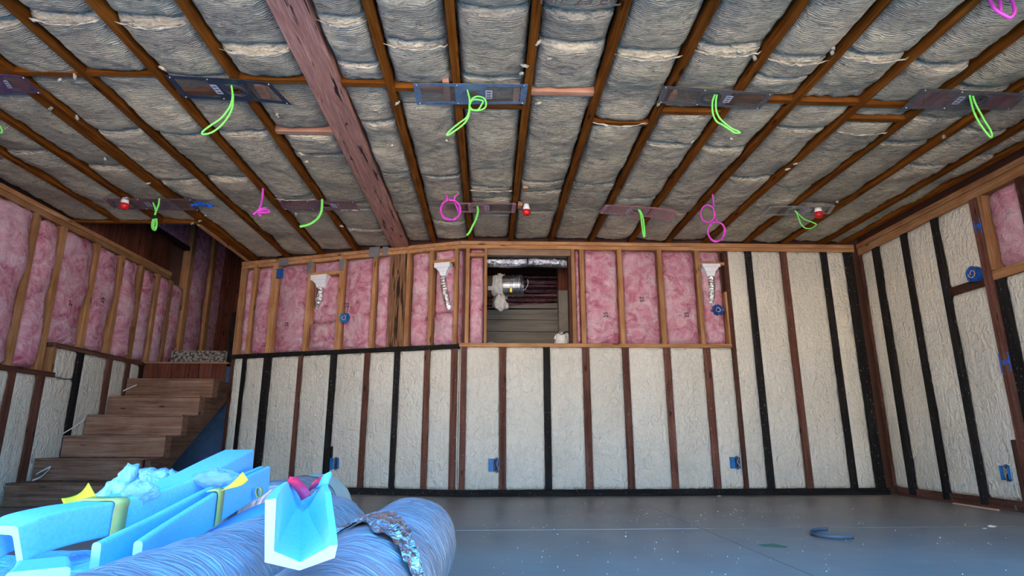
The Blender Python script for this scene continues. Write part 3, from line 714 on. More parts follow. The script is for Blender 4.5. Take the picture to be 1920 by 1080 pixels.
MB().box(q0.x, q1.x + .1, 6.5, 6.62, q1.z, 2.6).build('prop', M['redplank'], cr, label='reddish wooden prop above a concrete pier')
MB().box(q0.x, q1.x + .1, 6.49, 6.63, 1.4, q1.z).build('pier', M['concrete'], cr)


# ================================================================ THINGS
# ---- beam and post
b_ = MB().box(-1.03, -.85, 2.02, 5.99, 2.448, 2.72).build('ceiling_beam', M['beam'], bevel=.004)
tag(b_, 'reddish strand-lumber beam running across the grey ceiling', 'beam')
A0, A1 = psA, psB
mb = MB().hexa([A.p(A0, .004, hz_), A.p(A1, .004, hz_), A.p(A1, -.095, hz_), A.p(A0, -.095, hz_), A.p(A0, .004, 2.381), A.p(A1, .004, 2.381), A.p(A1, -.095, 2.381), A.p(A0, -.095, 2.381)])
tag(mb.build('wall_post', M['post'], bevel=.004), 'brown strand-lumber post in the pink wall under the beam', 'post')

# ---- staircase
st = thing('staircase', (-3.37, 5.9, 0), 'unfinished wooden staircase climbing along the left wall', 'staircase')
RY = [5.136, 5.407, 5.707, 5.973, 6.268, 6.535, 6.81]; RZ = [.18, .36, .55, .745, .94, 1.14, 1.33]
SXR = -2.92
for k in range(6):
    z0 = RZ[k - 1] if k else 0
    MB().box(-3.82, SXR - (.02 if k == 1 else 0), RY[k], RY[k] + .036, z0 + .002, RZ[k] - .018).build('riser', M['stair'], st, bevel=.003)
    MB().box(-3.82, SXR, RY[k] - .004, RY[k + 1] - .002, RZ[k] - .017, RZ[k]).build('tread', M['stair'], st, bevel=.003)
for k in range(6):
    w_ = (SXR + 3.82) / 6; MB().box(-3.82 + k * w_ + .004, -3.82 + (k + 1) * w_ - .004, 6.81, 6.826, RZ[5] + .002, RZ[6]).build('riser_board', M['redplank'], st, bevel=.004)
MB().box(-3.82, -2.90, 6.80, 7.0, RZ[6], RZ[6] + .018).build('landing_board', M['stair'], st)
for xs in (SXR + .002, -3.815):
    top = []
    for k in range(6):
        top += [(RY[k] + .02, (RZ[k - 1] if k else 0)), (RY[k] + .02, RZ[k] - .02)]
    top += [(6.80, RZ[5] - .02), (6.80, RZ[5] - .22)]
    bot = [(RY[0] + .22, 0)]
    poly = top + bot; n = len(poly)
    mb = MB(); x1 = xs + .045 if xs > -3 else xs + .04
    mb.v = [V(xs, *p) for p in poly] + [V(x1, *p) for p in poly]
    mb.f = [list(range(n))[::-1], list(range(n, 2 * n))] + [[i, (i + 1) % n, n + (i + 1) % n, n + i] for i in range(n)]; mb.m = [0] * len(mb.f)
    mb.build('stringer', M['stairY'], st)
tag(MB().box(-2.99, -2.87, 6.95, 6.97, 1.318, 1.95).build('leaning_board', M['blkZ'], bevel=.004), 'black board standing on the landing behind the corner post', 'board')

# ---- ceiling light mounting plates
def plate(cs, uh, fm, lm, label, bend=0, z=2.447, wins=((.055, .36), (.64, .945)), us=.60, group='light mounting plates under the joists', shear=0):
    P = [at_z(x, y, z) for x, y in cs]
    c0 = (P[0] + P[1] + P[2] + P[3]) / 4
    root = thing('mounting_plate', c0, label, 'mounting plate', group)
    def S(u, v, dz=0):
        q = (P[0] * (1 - u) + P[1] * u) * (1 - v) + (P[3] * (1 - u) + P[2] * u) * v
        q = q.copy(); q.z += dz - bend * max(0, u - .62) ** 2 * 2.2 - abs(bend) * .12 * max(0, .2 - u) ** 2
        return q
    W_ = (P[1] - P[0]).length; D_ = (P[3] - P[0]).length
    ru, rv = .036 / W_, .036 / D_; hu, hv = .075 / W_, min(.44, .066 / D_)
    us_ = sorted(set([0, 1, uh - hu, uh + hu] + [x for w_ in wins for x in w_] + [k / 24 for k in range(25)])); vs_ = [0, .13, .5 - hv, .5 + hv, .87, 1]
    vs_ = sorted(vs_)
    fr = MB(); wn = [MB() for _ in wins]
    for i in range(len(us_) - 1):
        um = (us_[i] + us_[i + 1]) / 2
        for j in range(len(vs_) - 1):
            vm = (vs_[j] + vs_[j + 1]) / 2
            inw = [k for k, w_ in enumerate(wins) if w_[0] < um < w_[1] and .13 < vm < .87]
            inh = abs(um - uh) < hu and abs(vm - .5) < hv
            if inh: continue
            q = [S(us_[i], vs_[j]), S(us_[i + 1], vs_[j]), S(us_[i + 1], vs_[j + 1]), S(us_[i], vs_[j + 1])]
            (wn[inw[0]] if inw else fr).add(q, [(0, 1, 2, 3)])
    N_ = 24
    inner, outer = [], []
    for k in range(N_):
        a = 2 * pi * k / N_; c, s_ = cos(a), sin(a); m_ = max(abs(c), abs(s_))
        inner.append(S(uh + ru * c, .5 + rv * s_)); outer.append(S(uh + hu * c / m_, .5 + hv * s_ / m_))
    fr.add(inner + outer, [(k, (k + 1) % N_, N_ + (k + 1) % N_, N_ + k) for k in range(N_)])
    fr.build('frame', fm, root, solid=.0025)
    for w_ in wn: w_.build('membrane', lm, root)
    for rr in (.047, .060):
        MB().tube([S(uh + rr / W_ * cos(2 * pi * k / 28), .5 + rr / D_ * sin(2 * pi * k / 28), -.002) for k in range(28)], .0016, 5, closed=True).build('ring', M['grey_plate'] if fm is not M['grey_plate'] else M['blacktie'], root)
    st_ = MB().add([S(us, .28, -.003), S(us + .062, .28, -.003), S(us + .062, .70, -.003), S(us, .70, -.003)], [(0, 1, 2, 3)]).build('sticker', M['sticker'], root)
    pm = MB()
    for k in range(3): pm.add([S(us + .012, .36 + k * .12, -.0036), S(us + .050, .36 + k * .12, -.0036), S(us + .050, .40 + k * .12, -.0036), S(us + .012, .40 + k * .12, -.0036)], [(0, 1, 2, 3)])
    pm.build('print', M['ink'], st_)
    for u in (.03, .97, .38):
        for v in (.07, .93):
            c_ = S(u, v, -.003); MB().lathe([(0, -.003), (.004, -.002), (.005, .001), (.005, .003)], c_, (0, 0, 1), 8).build('screw', M['steel'], root)
    return root, S(uh, .5)
plate([(-75, 136), (46, 141), (79, 173), (-60, 178)], .35, M['purple_plate'], M['film_mauve'], 'purple-tinted plate cut by the left edge of the photo', bend=.03)
plate([(310, 141), (507, 152), (547, 193), (345, 184)], .56, M['navy_plate'], M['film_dark'], 'navy blue plate with drooping end left of the red beam', bend=.04, us=.36)
plate([(774, 156), (990, 158), (985, 195), (782, 196)], .52, M['blue_plate'], M['film_grey'], 'blue-grey plate with knotted green cable right of the beam', us=.63)
plate([(1243, 161), (1452, 175), (1424, 205), (1232, 193)], .47, M['grey_plate'], M['film_dark'], 'charcoal plate in the front row with a plain long green loop', us=.60)
plate([(1732, 166), (1928, 175), (1895, 206), (1690, 204)], .60, M['grey_plate'], M['film_mauve'], 'half charcoal half mauve plate near the right photo edge', us=.40)
plate([(193, 372), (360, 373), (376, 395), (215, 391)], .57, M['mauve_plate'], M['film_grey'], 'mauve plate over the stairs with tied green cable bundle', us=.42)
plate([(520, 375), (665, 377), (676, 395), (533, 393)], .58, M['mauve_plate'], M['film_mauve'], 'mauve plate in the far row just left of the beam', us=.66)
plate([(826, 380), (968, 381), (966, 399), (830, 398)], .48, M['pink_plate'], M['film_dark'], 'pink and black plate beside the magenta cable coil', us=.58)
plate([(1134, 384), (1271, 391), (1255, 410), (1124, 400)], .47, M['pink_plate'], M['film_pink'], 'pink plate in the far row with a narrow green loop', bend=.1, us=.34)
plate([(1442, 387), (1567, 385), (1556, 401), (1424, 405)], .46, plain('pale_grey_plate', (.30, .27, .25), .5, nscale=30, var=.2), M['film_grey'], 'pale grey plate beside the rightmost red sprinkler cap', us=.62)

# ---- cables hanging from the plates
def cable(pts, r, mat, label, Y=None, k=5, z0=2.45, group=None, name='cable', jit=.012, extra=None):
    if Y is None: Y = at_z(pts[0][0], pts[0][1], z0).y
    P = [at_y(x, y, Y + jit * nz(i * .7, x * .01)) for i, (x, y) in enumerate(pts)]
    root = thing(name, P[0], label, 'cable', group)
    MB().tube(smooth_path(P, k), r, 7).build('jacket', mat, root, smooth=True)
    return root, Y
G = 'green cables hanging from the ceiling'
cable([(-6, 232), (-3, 245), (2, 249), (4, 246), (1, 238), (-5, 230)], .0045, M['green'], 'bit of green cable at the left photo edge', Y=3.3, group=G)
cable([(434, 160), (436, 178), (433, 196), (423, 212), (412, 224), (394, 236), (381, 246), (379, 251), (384, 252), (398, 248), (414, 236), (428, 219), (436, 200), (437, 176)], .0055, M['green'], 'green cable loop hanging from the navy plate', group=G)
cable([(876, 168), (880, 184), (881, 200), (884, 206), (899, 207), (910, 201), (911, 190), (905, 183), (893, 181), (884, 187), (880, 196), (885, 205), (896, 206), (903, 196), (905, 189), (888, 187), (881, 196), (879, 210), (874, 221), (862, 230), (846, 243), (838, 252), (841, 253), (852, 246), (868, 234), (877, 222), (881, 206)], .0052, M['green'], 'knotted green cable hanging from the blue-grey plate', group=G)
cable([(1341, 176), (1336, 190), (1336, 208), (1339, 220), (1345, 229), (1356, 235), (1368, 243), (1378, 249), (1387, 249), (1384, 246), (1372, 241), (1359, 231), (1349, 221), (1343, 207), (1342, 192), (1344, 178)], .0055, M['green'], 'plain green cable loop hanging from the charcoal plate', group=G)
cable([(1818, 178), (1821, 192), (1826, 210), (1836, 230), (1848, 247), (1857, 257), (1860, 255), (1857, 244), (1846, 226), (1835, 206), (1828, 192), (1824, 180)], .0055, M['green'], 'narrow green loop nearest the right photo edge', group=G)
r_, Yc = cable([(299, 372), (297, 385), (292, 397), (290, 405), (286, 415), (285, 425), (288, 431), (292, 430), (294, 418), (292, 405), (289, 415), (288, 425), (291, 428), (293, 420), (291, 404), (292, 394), (287, 380)], .0075, M['green'], 'green cable bundle tied with black tape over the stairs', group=G)
MB().tube([at_y(290, 410.5, Yc), at_y(290, 405, Yc)], .024, 10).build('tie', M['blacktie'], r_)
cable([(604, 374), (604, 385), (602, 398), (596, 409), (585, 418), (573, 423), (562, 425)], .011, M['green'], 'thick curved green cable end left of the beam', group=G)
cable([(895, 386), (896, 398), (892, 412), (886, 424), (880, 436), (875, 441)], .010, M['green'], 'single green cable end beside the magenta coil', group=G)
cable([(1196, 392), (1201, 401), (1203, 416), (1205, 432), (1207, 443), (1209, 442), (1208, 426), (1206, 410), (1202, 398), (1198, 392)], .0075, M['green'], 'slim green loop hanging from the pink plate', group=G)
cable([(1490, 394), (1495, 402), (1499, 413), (1503, 422), (1511, 428), (1521, 428), (1529, 423), (1530, 420), (1521, 416), (1508, 411), (1499, 403), (1492, 396)], .0055, M['green'], 'wide thin green loop hanging from the pale grey plate', group=G)
GP = 'magenta cables hanging from the ceiling'
def ringpts(cx_, cy_, rx, ry_, turns, a0=0, n=14, dr=.05):
    return [(cx_ + rx * (1 + dr * nz(k * .31, cx_)) * cos(a0 + 2 * pi * k / n), cy_ + ry_ * (1 + dr * nz(k * .31, cy_, 4)) * sin(a0 + 2 * pi * k / n)) for k in range(int(n * turns) + 1)]
cable([(837, 364), (839, 372)] + ringpts(845, 394, 18, 19, 5.4, -2.0, dr=.28) + [(852, 374), (857, 364)], .0068, M['purple'], 'round magenta cable coil just right of the red beam', Y=4.5, group=GP, jit=.05)
cable([(1336, 364), (1338, 384)] + ringpts(1327, 401, 13, 16, 2.1, -.7, dr=.15) + [(1342, 412)] + ringpts(1343, 434, 16, 18, 3, -1.4, dr=.15), .0068, M['purple'], 'magenta cable in a figure eight of two rings', Y=4.5, group=GP, jit=.05)
cable([(493, 353), (492, 370), (488, 388), (480, 399), (474, 403), (480, 398), (490, 394), (502, 394), (505, 397), (494, 399), (484, 399), (490, 406), (484, 397), (492, 391), (500, 391)], .009, M['purple'], 'short tied bundle of magenta cable over the stairs side', group=GP)
cable([(1852, -8), (1858, 4), (1866, 18), (1880, 27), (1894, 33), (1902, 22), (1899, 5), (1892, -6), (1882, -14), (1876, -8), (1875, 8), (1876, 20)], .0075, M['purple'], 'magenta cable loop at the top right photo corner', Y=2.2, group=GP)

# ---- sprinkler heads with red caps
for px, py, lb in ((233, 381, 'red-capped sprinkler on the mauve plate over the stairs'), (987, 393, 'red-capped sprinkler with white neck beside the pink and black plate'), (1535, 397, 'red-capped sprinkler at the pale grey plate, rightmost')):
    c_ = at_z(px, py + 4, 2.40); s_ = .034
    rt = thing('sprinkler_head', c_, lb, 'sprinkler', 'red-capped sprinkler heads')
    MB().lathe([(0, .07), (.022, .07), (.026, .05), (.030, .03), (.030, .012), (0, .012)], c_, (0, 0, 1), 18).build('neck', M['white_pl'], rt, smooth=True)
    MB().lathe([(0, .014), (s_, .014), (s_ * 1.04, -.004), (s_ * .92, -.026), (s_ * .6, -.034), (0, -.036)], c_, (0, 0, 1), 18).build('cap', M['red_cap'], rt, smooth=True)
# ---- wad of blue tape
c_ = at_z(380, 381, 2.45)
mb = MB(); mb.grid(lambda u, v: c_ + V((u - .5) * .17, (v - .5) * .05, -.01 + .03 * nz(u * 4, v * 3, 2) - .02 * abs(u - .45)), 12, 5)
tag(mb.build('tape_wad', M['blue_tape'], solid=.006), 'crumpled wad of blue tape on a ceiling block', 'tape')

# ---- electrical boxes
def outlet(W, px0, px1, py0, py1, label, flap='left', mat=None, group='blue outlet boxes in the foam wall', wires=2):
    c0 = at_plane(px0, py0, W.O, W.n); c1 = at_plane(px1, py1, W.O, W.n)
    a0, a1 = sorted([(c0 - W.O).dot(W.e), (c1 - W.O).dot(W.e)]); z0, z1 = sorted([c0.z, c1.z]); d1, d0 = .016, -.045; t_ = .005
    root = thing('outlet_box', W.p((a0 + a1) / 2, 0, (z0 + z1) / 2), label, 'outlet box', group)
    def bx_(mb, p0, p1, q0, q1, e0, e1): mb.hexa([W.p(p0, e1, q0), W.p(p1, e1, q0), W.p(p1, e0, q0), W.p(p0, e0, q0), W.p(p0, e1, q1), W.p(p1, e1, q1), W.p(p1, e0, q1), W.p(p0, e0, q1)])
    mb = MB()
    bx_(mb, a0, a0 + t_, z0, z1, d0, d1); bx_(mb, a1 - t_, a1, z0, z1, d0, d1); bx_(mb, a0, a1, z0, z0 + t_, d0, d1); bx_(mb, a0, a1, z1 - t_, z1, d0, d1); bx_(mb, a0, a1, z0, z1, d0 - .004, d0)
    mb.build('shell', mat or M['teal_box'], root)
    # divider hides one gang with a blue cover
    left_is_low = W.e.dot(RGT) > 0
    am = a0 + (a1 - a0) * (.42 if (flap == 'left') == left_is_low else .58)
    f0_, f1_ = (a0, am) if (flap == 'left') == left_is_low else (am, a1)
    mb = MB(); bx_(mb, f0_, f1_, z0, z1, d1, d1 + .003); mb.build('cover', mat or M['teal_box'], root)
    o0, o1 = (am, a1) if f0_ == a0 else (a0, am)
    mb = MB(); bx_(mb, o0 + t_, o1 - t_, z0 + t_, z1 - t_, .000, .003); mb.build('cavity', M['box_in'], root)
    h = z1 - z0; wd = o1 - o0
    for k in range(wires):
        xm = o0 + wd * (.35 + .35 * k)
        P = [W.p(xm + wd * .12 * sin(q * .9 + k), .008 + .006 * sin(q), z0 + h * (.12 + .76 * q / 7)) for q in range(8)]
        MB().tube(smooth_path(P, 3), .0035, 6).build('wire', M['wire'] if k % 2 else M['blacktie'], root, smooth=True)
    for zz in (z0 - .008, z1 + .002):
        mb = MB(); bx_(mb, (o0 + o1) / 2 - .012, (o0 + o1) / 2 + .012, zz, zz + .008, .004, .010); mb.build('ear', M['box_in'], root)
    return root
outlet(A, 621, 634, 859, 879, 'blue outlet box low on the angled wall behind the ducts', wires=1)
outlet(B, 916, 937, 860, 884, 'blue outlet box under the framed hole beside a brown stud')
outlet(B, 1368, 1388, 857, 878, 'blue outlet box with dark half on the foam wall, right of centre')
outlet(Rr, 1877, 1897, 873, 901, 'blue outlet box low on the right wall beside dark backing')
A.bar('backing_block', A.s(624, 840), A.s(612, 840), A.p(0, 0, 0).z + at_plane(618, 880, A.O, A.n).z, at_plane(618, 837, A.O, A.n).z, M['blkZ'], d0=-.05, d1=.004)
def round_box(W, px, py, r, label, mat, wad=0., group='round blue ceiling-style boxes on the walls'):
    c_ = at_plane(px, py, W.O + W.n * .03, W.n)
    root = thing('round_box', c_, label, 'electrical box', group)
    mb = MB(); n_ = 28; e1 = W.e; e2 = V(0, 0, 1)
    prof = [(.0, -.006), (.5, -.006), (.72, -.004), (.80, .008), (1., .012), (1.0, -.01), (.9, -.05)]
    mb.grid(lambda u, v: c_ + (e1 * cos(2 * pi * u) + e2 * sin(2 * pi * u)) * r * prof[round(v * 6)][0] * (1 + wad * nz(cos(2 * pi * u) * 2.5 + px, sin(2 * pi * u) * 2.5, v * 3)) + W.n * (prof[round(v * 6)][1] + wad * .05 * nz(cos(2 * pi * u) * 3, sin(2 * pi * u) * 3, v * 5 + px)), n_, 6, True)
    mb.build('shell', mat, root)
    P = [c_ + e1 * r * .45 * cos(k * .8) + e2 * r * .45 * sin(k * .8) + W.n * (.004 + .002 * k) for k in range(9)]
    MB().tube(smooth_path(P, 3), .004, 6).build('wire', M['wire'], root, smooth=True)
    return root
round_box(Rr, 1825, 514, .062, 'round blue box on a dark block of the right wall', M['blue_box'], .06)
round_box(A, 646, 596, .05, 'round teal box on the pink angled wall right of the navy bracket', M['teal_box'], .25)
round_box(B, 1346, 581, .050, 'ruffled blue box under the rightmost white boot', M['blue_box'], .45)
# navy bracket on the angled wall near the corner
c0 = at_plane(521, 506, A.O, A.n); c1 = at_plane(532, 522, A.O, A.n); s0, s1 = A.s(532, 514), A.s(521, 514)
rt = thing('bracket_box', A.p((s0 + s1) / 2, .02, (c0.z + c1.z) / 2), 'navy bracket box high on the angled wall near the stairs', 'electrical box')
def abox(p0, p1, q0, q1, e0, e1, nm):
    MB().hexa([A.p(p0, e1, q0), A.p(p1, e1, q0), A.p(p1, e0, q0), A.p(p0, e0, q0), A.p(p0, e1, q1), A.p(p1, e1, q1), A.p(p1, e0, q1), A.p(p0, e0, q1)]).build(nm, M['blue_box'], rt)
abox(s0, s1, c1.z, c0.z, .012, .02, 'back'); abox(s0, s1, c0.z - .012, c0.z, .02, .035, 'flange'); abox(s0, s1, c1.z, c1.z + .012, .02, .035, 'flange'); abox(s0, s0 + .012, c1.z + .012, c0.z - .012, .02, .035, 'side')

# ---- white register boots with foil ducts
def reg_boot(W, fx0, fx1, fy0, fy1, tx0, tx1, ty, path, r, label, flip=1):
    f0 = at_plane(fx0, fy0, W.O, W.n); f1 = at_plane(fx1, fy1, W.O, W.n)
    a0, a1 = sorted([W.s(fx0, fy0), W.s(fx1, fy0)]); z1 = f0.z; z0 = f1.z
    b0, b1 = sorted([W.s(tx0, ty), W.s(tx1, ty)]); zt_ = at_plane(tx0, ty, W.O, W.n).z
    root = thing('register_boot', W.p((a0 + a1) / 2, 0, z0), label, 'duct boot', 'white duct boots in the pink wall')
    mb = MB(); mb.hexa([W.p(a0, .03, z0), W.p(a1, .03, z0), W.p(a1, -.06, z0), W.p(a0, -.06, z0), W.p(a0, .03, z1), W.p(a1, .03, z1), W.p(a1, -.06, z1), W.p(a0, -.06, z1)]); mb.build('flange', M['boot'], root, bevel=.003)
    mb = MB(); g = (a1 - a0) * .06
    prof = lambda p0, p1, e0, e1, z: [W.p(p0, e1, z), W.p(p1, e1, z), W.p(p1, e0, z), W.p(p0, e0, z)]
    zq = z0 - (z0 - zt_) * .55
    mb.hexa(prof(b0 - .012, b1 + .012, -.058, .016, zq) + prof(a0 + g, a1 - g, -.055, .022, z0)); mb.build('hood', M['boot'], root, bevel=.003)
    mb = MB(); mb.hexa(prof(b0, b1, -.056, .010, zt_ - .01) + prof(b0 - .012, b1 + .012, -.058, .016, zq)); mb.build('collar', M['boot'], root, bevel=.004)
    P = [at_plane(x, y, W.O + W.n * d, W.n) for x, y, d in path]; P = smooth_path(P, 8)
    mb = MB(); L = len(P)
    mb.tube(P, lambda q: r * (1 + .10 * nz(q * 22, fx0) + .05 * sin(q * 70)) * (1 if q < .85 else 1 - (q - .85) * 1.5), 18)
    mb.build('foil_duct', M['foil'], root, smooth=False)
reg_boot(A, 585.5, 614.5, 517, 524, 594, 608, 538, [(601, 538, -.03), (600.5, 550, -.028), (598, 563, -.032), (595, 580, -.075)], .040, 'leftmost white duct boot, on the angled wall near the stairs')
reg_boot(A, 816, 845, 494.5, 501, 826, 836, 516, [(831, 516, -.03), (832.5, 535, -.022), (836, 555, -.022), (842.5, 581, -.05)], .034, 'middle white duct boot beside the framed hole, foil duct slanting right')
reg_boot(B, 1315.5, 1348.5, 495.5, 501.5, 1325.5, 1339.5, 516, [(1332.5, 516, -.03), (1334, 535, -.022), (1334, 552, -.025), (1332.5, 572, -.045)], .037, 'rightmost white duct boot above the ruffled blue box')

# ---- things in the crawl space
rt = thing('foil_duct', at_y(990, 489, 6.12), 'shiny foil duct lying across the top of the framed hole', 'duct')
P = [at_y(x, y, 6.12) for x, y in ((898, 489), (930, 490), (960, 491), (1000, 489), (1040, 491), (1085, 492))]
MB().tube(smooth_path(P, 9), lambda q: .064 * (1 + .09 * nz(q * 26, 3.)), 20).build('sleeve', M['foil'], rt)
P = [at_y(x, y, 6.30) for x, y in ((925, 480), (965, 479), (1010, 480), (1062, 482))]
MB().tube(smooth_path(P, 9), lambda q: .04 * (1 + .12 * nz(q * 22, 8.)), 16).build('sleeve', M['foil'], rt)
MB().tube([at_y(989.5, 478, 6.04), at_y(989.5, 495, 6.04)], .006, 6).build('hanger', M['blacktie'], rt)
YD = 6.28
c_ = at_y(962, 536, YD); ax_ = V(1, -.22, -.02).normalized()
rt = thing('duct_elbow', c_, 'galvanised duct collar with torn white wrap inside the framed hole', 'duct')
R_ = .112
def cyl(r0, a, b, nm, mt, ribs=()):
    prof = [(r0, a)]
    for q in ribs: prof += [(r0, q - .012), (r0 * 1.05, q - .006), (r0 * 1.05, q + .006), (r0, q + .012)]
    prof += [(r0, b), (r0 * .94, b), (r0 * .94, a)]
    MB().lathe(prof, c_, ax_, 36).build(nm, mt, rt, smooth=False)
cyl(R_, -.125, .10, 'collar', M['steel'], (.0, .055, .085)); cyl(R_ * 1.06, -.30, -.15, 'sleeve', M['brown_pipe']); cyl(R_ * 1.02, -.45, -.28, 'sleeve', M['steel'])
e1 = ax_.orthogonal().normalized(); e2 = ax_.cross(e1)
mb = MB(); mb.grid(lambda u, v: c_ + ax_ * (-.20 + .11 * v + .035 * nz(u * 5, v * 3, 2)) + (e1 * cos(2 * pi * u) + e2 * sin(2 * pi * u)) * (R_ * 1.10 + .03 * nz(u * 8, v * 4) + .01), 36, 8, True); mb.build('wrap', M['whitewrap'], rt, smooth=True)
c2 = at_y(938, 568, YD - .06)
mb = MB(); mb.grid(lambda u, v: c2 + V(.075 * cos(2 * pi * u) * sin(pi * v), .05 * sin(2 * pi * u) * sin(pi * v), .085 * cos(pi * v)) * (1 + .45 * nz(cos(2 * pi * u) * 2, sin(2 * pi * u) * 2, v * 4)), 22, 14, True); mb.build('wrap_tail', M['whitewrap'], rt, smooth=True)
MB().obox(at_y(958, 544, YD - .125), V(.011, 0, 0), V(0, .002, 0), V(0, 0, .022)).build('sticker', M['yellow'], rt)
MB().obox(at_y(920, 540.5, YD - .14), V(.030, 0, 0), V(0, .004, 0), V(0, 0, .022)).build('tab', M['whitewrap'], rt)
MB().tube(smooth_path([at_y(x, y, YD) for x, y in ((977, 545), (985, 542), (990, 532), (989, 524))], 5), .004, 6).build('wire', M['steel'], rt)
q = at_y(921, 645, 5.93)
rt = thing('meter_box', (q.x, 5.93, 1.38), 'small navy box at the lower left corner of the framed hole', 'box')
MB().box(q.x - .04, q.x + .034, 5.90, 5.96, 1.381, 1.452).build('body', M['navy_plate'], rt, bevel=.004); MB().box(q.x - .03, q.x + .024, 5.896, 5.90, 1.40, 1.44).build('face', M['grey_plate'], rt)
q = at_y(1056, 632, 6.0); q.z = 1.47
mb = MB(); mb.grid(lambda u, v: q + V(.085 * cos(2 * pi * u) * sin(pi * v), .06 * sin(2 * pi * u) * sin(pi * v), .088 * cos(pi * v)) * (1 + .4 * nz(cos(2 * pi * u) * 2.4, sin(2 * pi * u) * 2.4, v * 4)), 26, 16, True)
rt = thing('insulation_scrap', (q.x, q.y, 1.38), 'crumpled foil-topped white scrap at the hole lower right corner', 'scrap')
mb.build('wad', M['whitewrap'], rt)
mb = MB(); mb.grid(lambda u, v: q + V((u - .5) * .19, (v - .5) * .10 - .02, .085 + .06 * nz(u * 5, v * 5, 1.3) - .10 * abs(u - .5)), 14, 8); mb.build('foil_sheet', M['foil'], rt, solid=.003)

# ================================================================ FOREGROUND HEAP
def duct(path, r, label, seed, n=40, seg=110, end_m=None, patch=None, z0=None):
    P = smooth_path(path, 24); L = len(P)
    root = thing('flexible_duct', (path[0][0], path[0][1], 0), label, 'duct', 'silver insulated ducts on the floor')
    mb = MB()
    cum = [0]
    for i in range(1, L): cum.append(cum[-1] + (P[i] - P[i - 1]).length)
    T_ = cum[-1]
    def pos(s_):
        for i in range(1, L):
            if cum[i] >= s_:
                k = (s_ - cum[i - 1]) / max(1e-6, cum[i] - cum[i - 1]); return P[i - 1].lerp(P[i], k), (P[min(i, L - 1)] - P[i - 1]).normalized()
        return P[-1], (P[-1] - P[-2]).normalized()
    def prad(s_, a):
        x, y = cos(a) * 2, sin(a) * 2
        w_ = abs(nz(x * .8 + seed, s_ * 34 + 1.5 * nz(x, y, s_ * 3), y * .8))
        return r * (1 + .02 * nz(x, y, s_ * 4 + seed)) - .0055 * max(0, .3 - w_) / .3 + .002
    def fn(u, v, extra=0.):
        cap = .05
        s_ = v * T_; p, t_ = pos(min(T_, s_)); sd_ = V(t_.y, -t_.x, 0).normalized(); up = sd_.cross(t_)
        a = 2 * pi * u
        rr = prad(s_, a) + extra
        e_ = min(s_, T_ - s_)
        if e_ < .07: rr *= max(.02, sqrt(max(0., 1 - (1 - e_ / .07) ** 2)) * .55 + .45 * min(1, e_ / .012))
        q = p + (sd_ * cos(a) + up * sin(a)) * rr
        if q.z < .002: q.z = .002
        return q
    mb.grid(fn, n, seg, True)
    o = mb.build('jacket', M['duct'], root, smooth=True)
    if end_m:
        mb = MB(); mb.grid(lambda u, v: fn(u, end_m + (1 - end_m) * v * .985, .004), n, 16, True); mb.build('end_sleeve', M['duct_end'], root, smooth=True)
    if patch:
        (ua, ub_, va, vb) = patch; mb = MB()
        def pf(u, v):
            uu = ua + (ub_ - ua) * u
            vc = vb - (vb - va) * (max(0, .30 - uu) / .25) - 1.0 * max(0, uu - .31) + .02 * nz(u * 6, 3)
            hw = .014 + .105 * sin(pi * min(1, u * 1.05)) ** .8 * (1 + .3 * nz(u * 9, 7))
            return fn(uu % 1, vc + hw * ((2 * v - 1) * (1.0 - 1.6 * abs(u - .62)) if v > .5 else .55 * (2 * v - 1)), .004 + .013 * (nz(u * 13, v * 9, 1) + .5))
        mb.grid(pf, 36, 16); mb.build('foil_patch', M['foil'], root, smooth=False)
    return root
R1 = .16
duct([(-.28, .62, .155), (-.28, 1.2, .155), (-.275, 1.8, .155), (-.265, 2.36, .155)], .155, 'nearest silver duct with a torn shiny foil patch', 1, patch=(.02, .43, .40, .60), n=56, seg=170)
duct([(-.62, .62, .155), (-.61, 1.2, .155), (-.60, 1.8, .155), (-.585, 2.45, .155)], .155, 'silver duct left of the nearest one, under the foam channels', 2, n=48, seg=150)
duct([(-.93, 2.70, .17), (-.89, 2.9, .17), (-.83, 3.25, .17)], .17, 'far silver duct with a beige wrapped end', 3, end_m=.62)
duct([(-1.28, 2.75, .155), (-1.25, 3.0, .155), (-1.22, 3.45, .155)], .155, 'farthest silver duct, behind the beige-ended one', 4, seg=60)

# foam channels
def prof_u(w_, h, t_, inv=False, rc=.008):
    pts = [(0, 0), (0, h), (t_, h), (t_, t_), (w_ - t_, t_), (w_ - t_, h), (w_, h), (w_, 0)]
    if inv: pts = [(x, -y) for x, y in pts][::-1]
    out = []
    for i, p in enumerate(pts):
        a, c = pts[i - 1], pts[(i + 1) % len(pts)]; p = Vector(p)
        d1 = (Vector(a) - p); d2 = (Vector(c) - p); k = min(rc, d1.length * .45, d2.length * .45)
        d1.normalize(); d2.normalize()
        for q in range(4):
            s_ = q / 3; out.append(tuple((p + d1 * k) * (1 - s_) ** 2 + p * 2 * s_ * (1 - s_) + (p + d2 * k) * s_ ** 2))
    return out
def foam(name, path, prof, label, ups=(0, 0, 1), k=8, caps=True, wob=0.):
    root = thing(name, path[0], label, 'foam')
    P = smooth_path(path, k)
    mb = MB().sweep(prof, P, ups, cap=False); mb.build('body', M['pe'], root, smooth=False)
    n = len(mb.v) // len(P)
    for idx, nm in ((0, 'cut_face'), (len(P) - 1, 'cut_face')):
        cv = mb.v[idx * n:(idx + 1) * n]; MB().add(cv, [list(range(n))]).build(nm, M['pe_cut'], root)
    return root, P
pr1 = [(x - .115, y) for x, y in prof_u(.115, .088, .022, True)]
C1 = [at_y(x, y, Y) for x, y, Y in ((33, 987, 1.50), (80, 968, 1.55), (150, 951, 1.65), (228, 938, 1.78), (320, 914, 1.95), (400, 882, 2.15), (445, 859, 2.35), (476, 843, 2.55))]
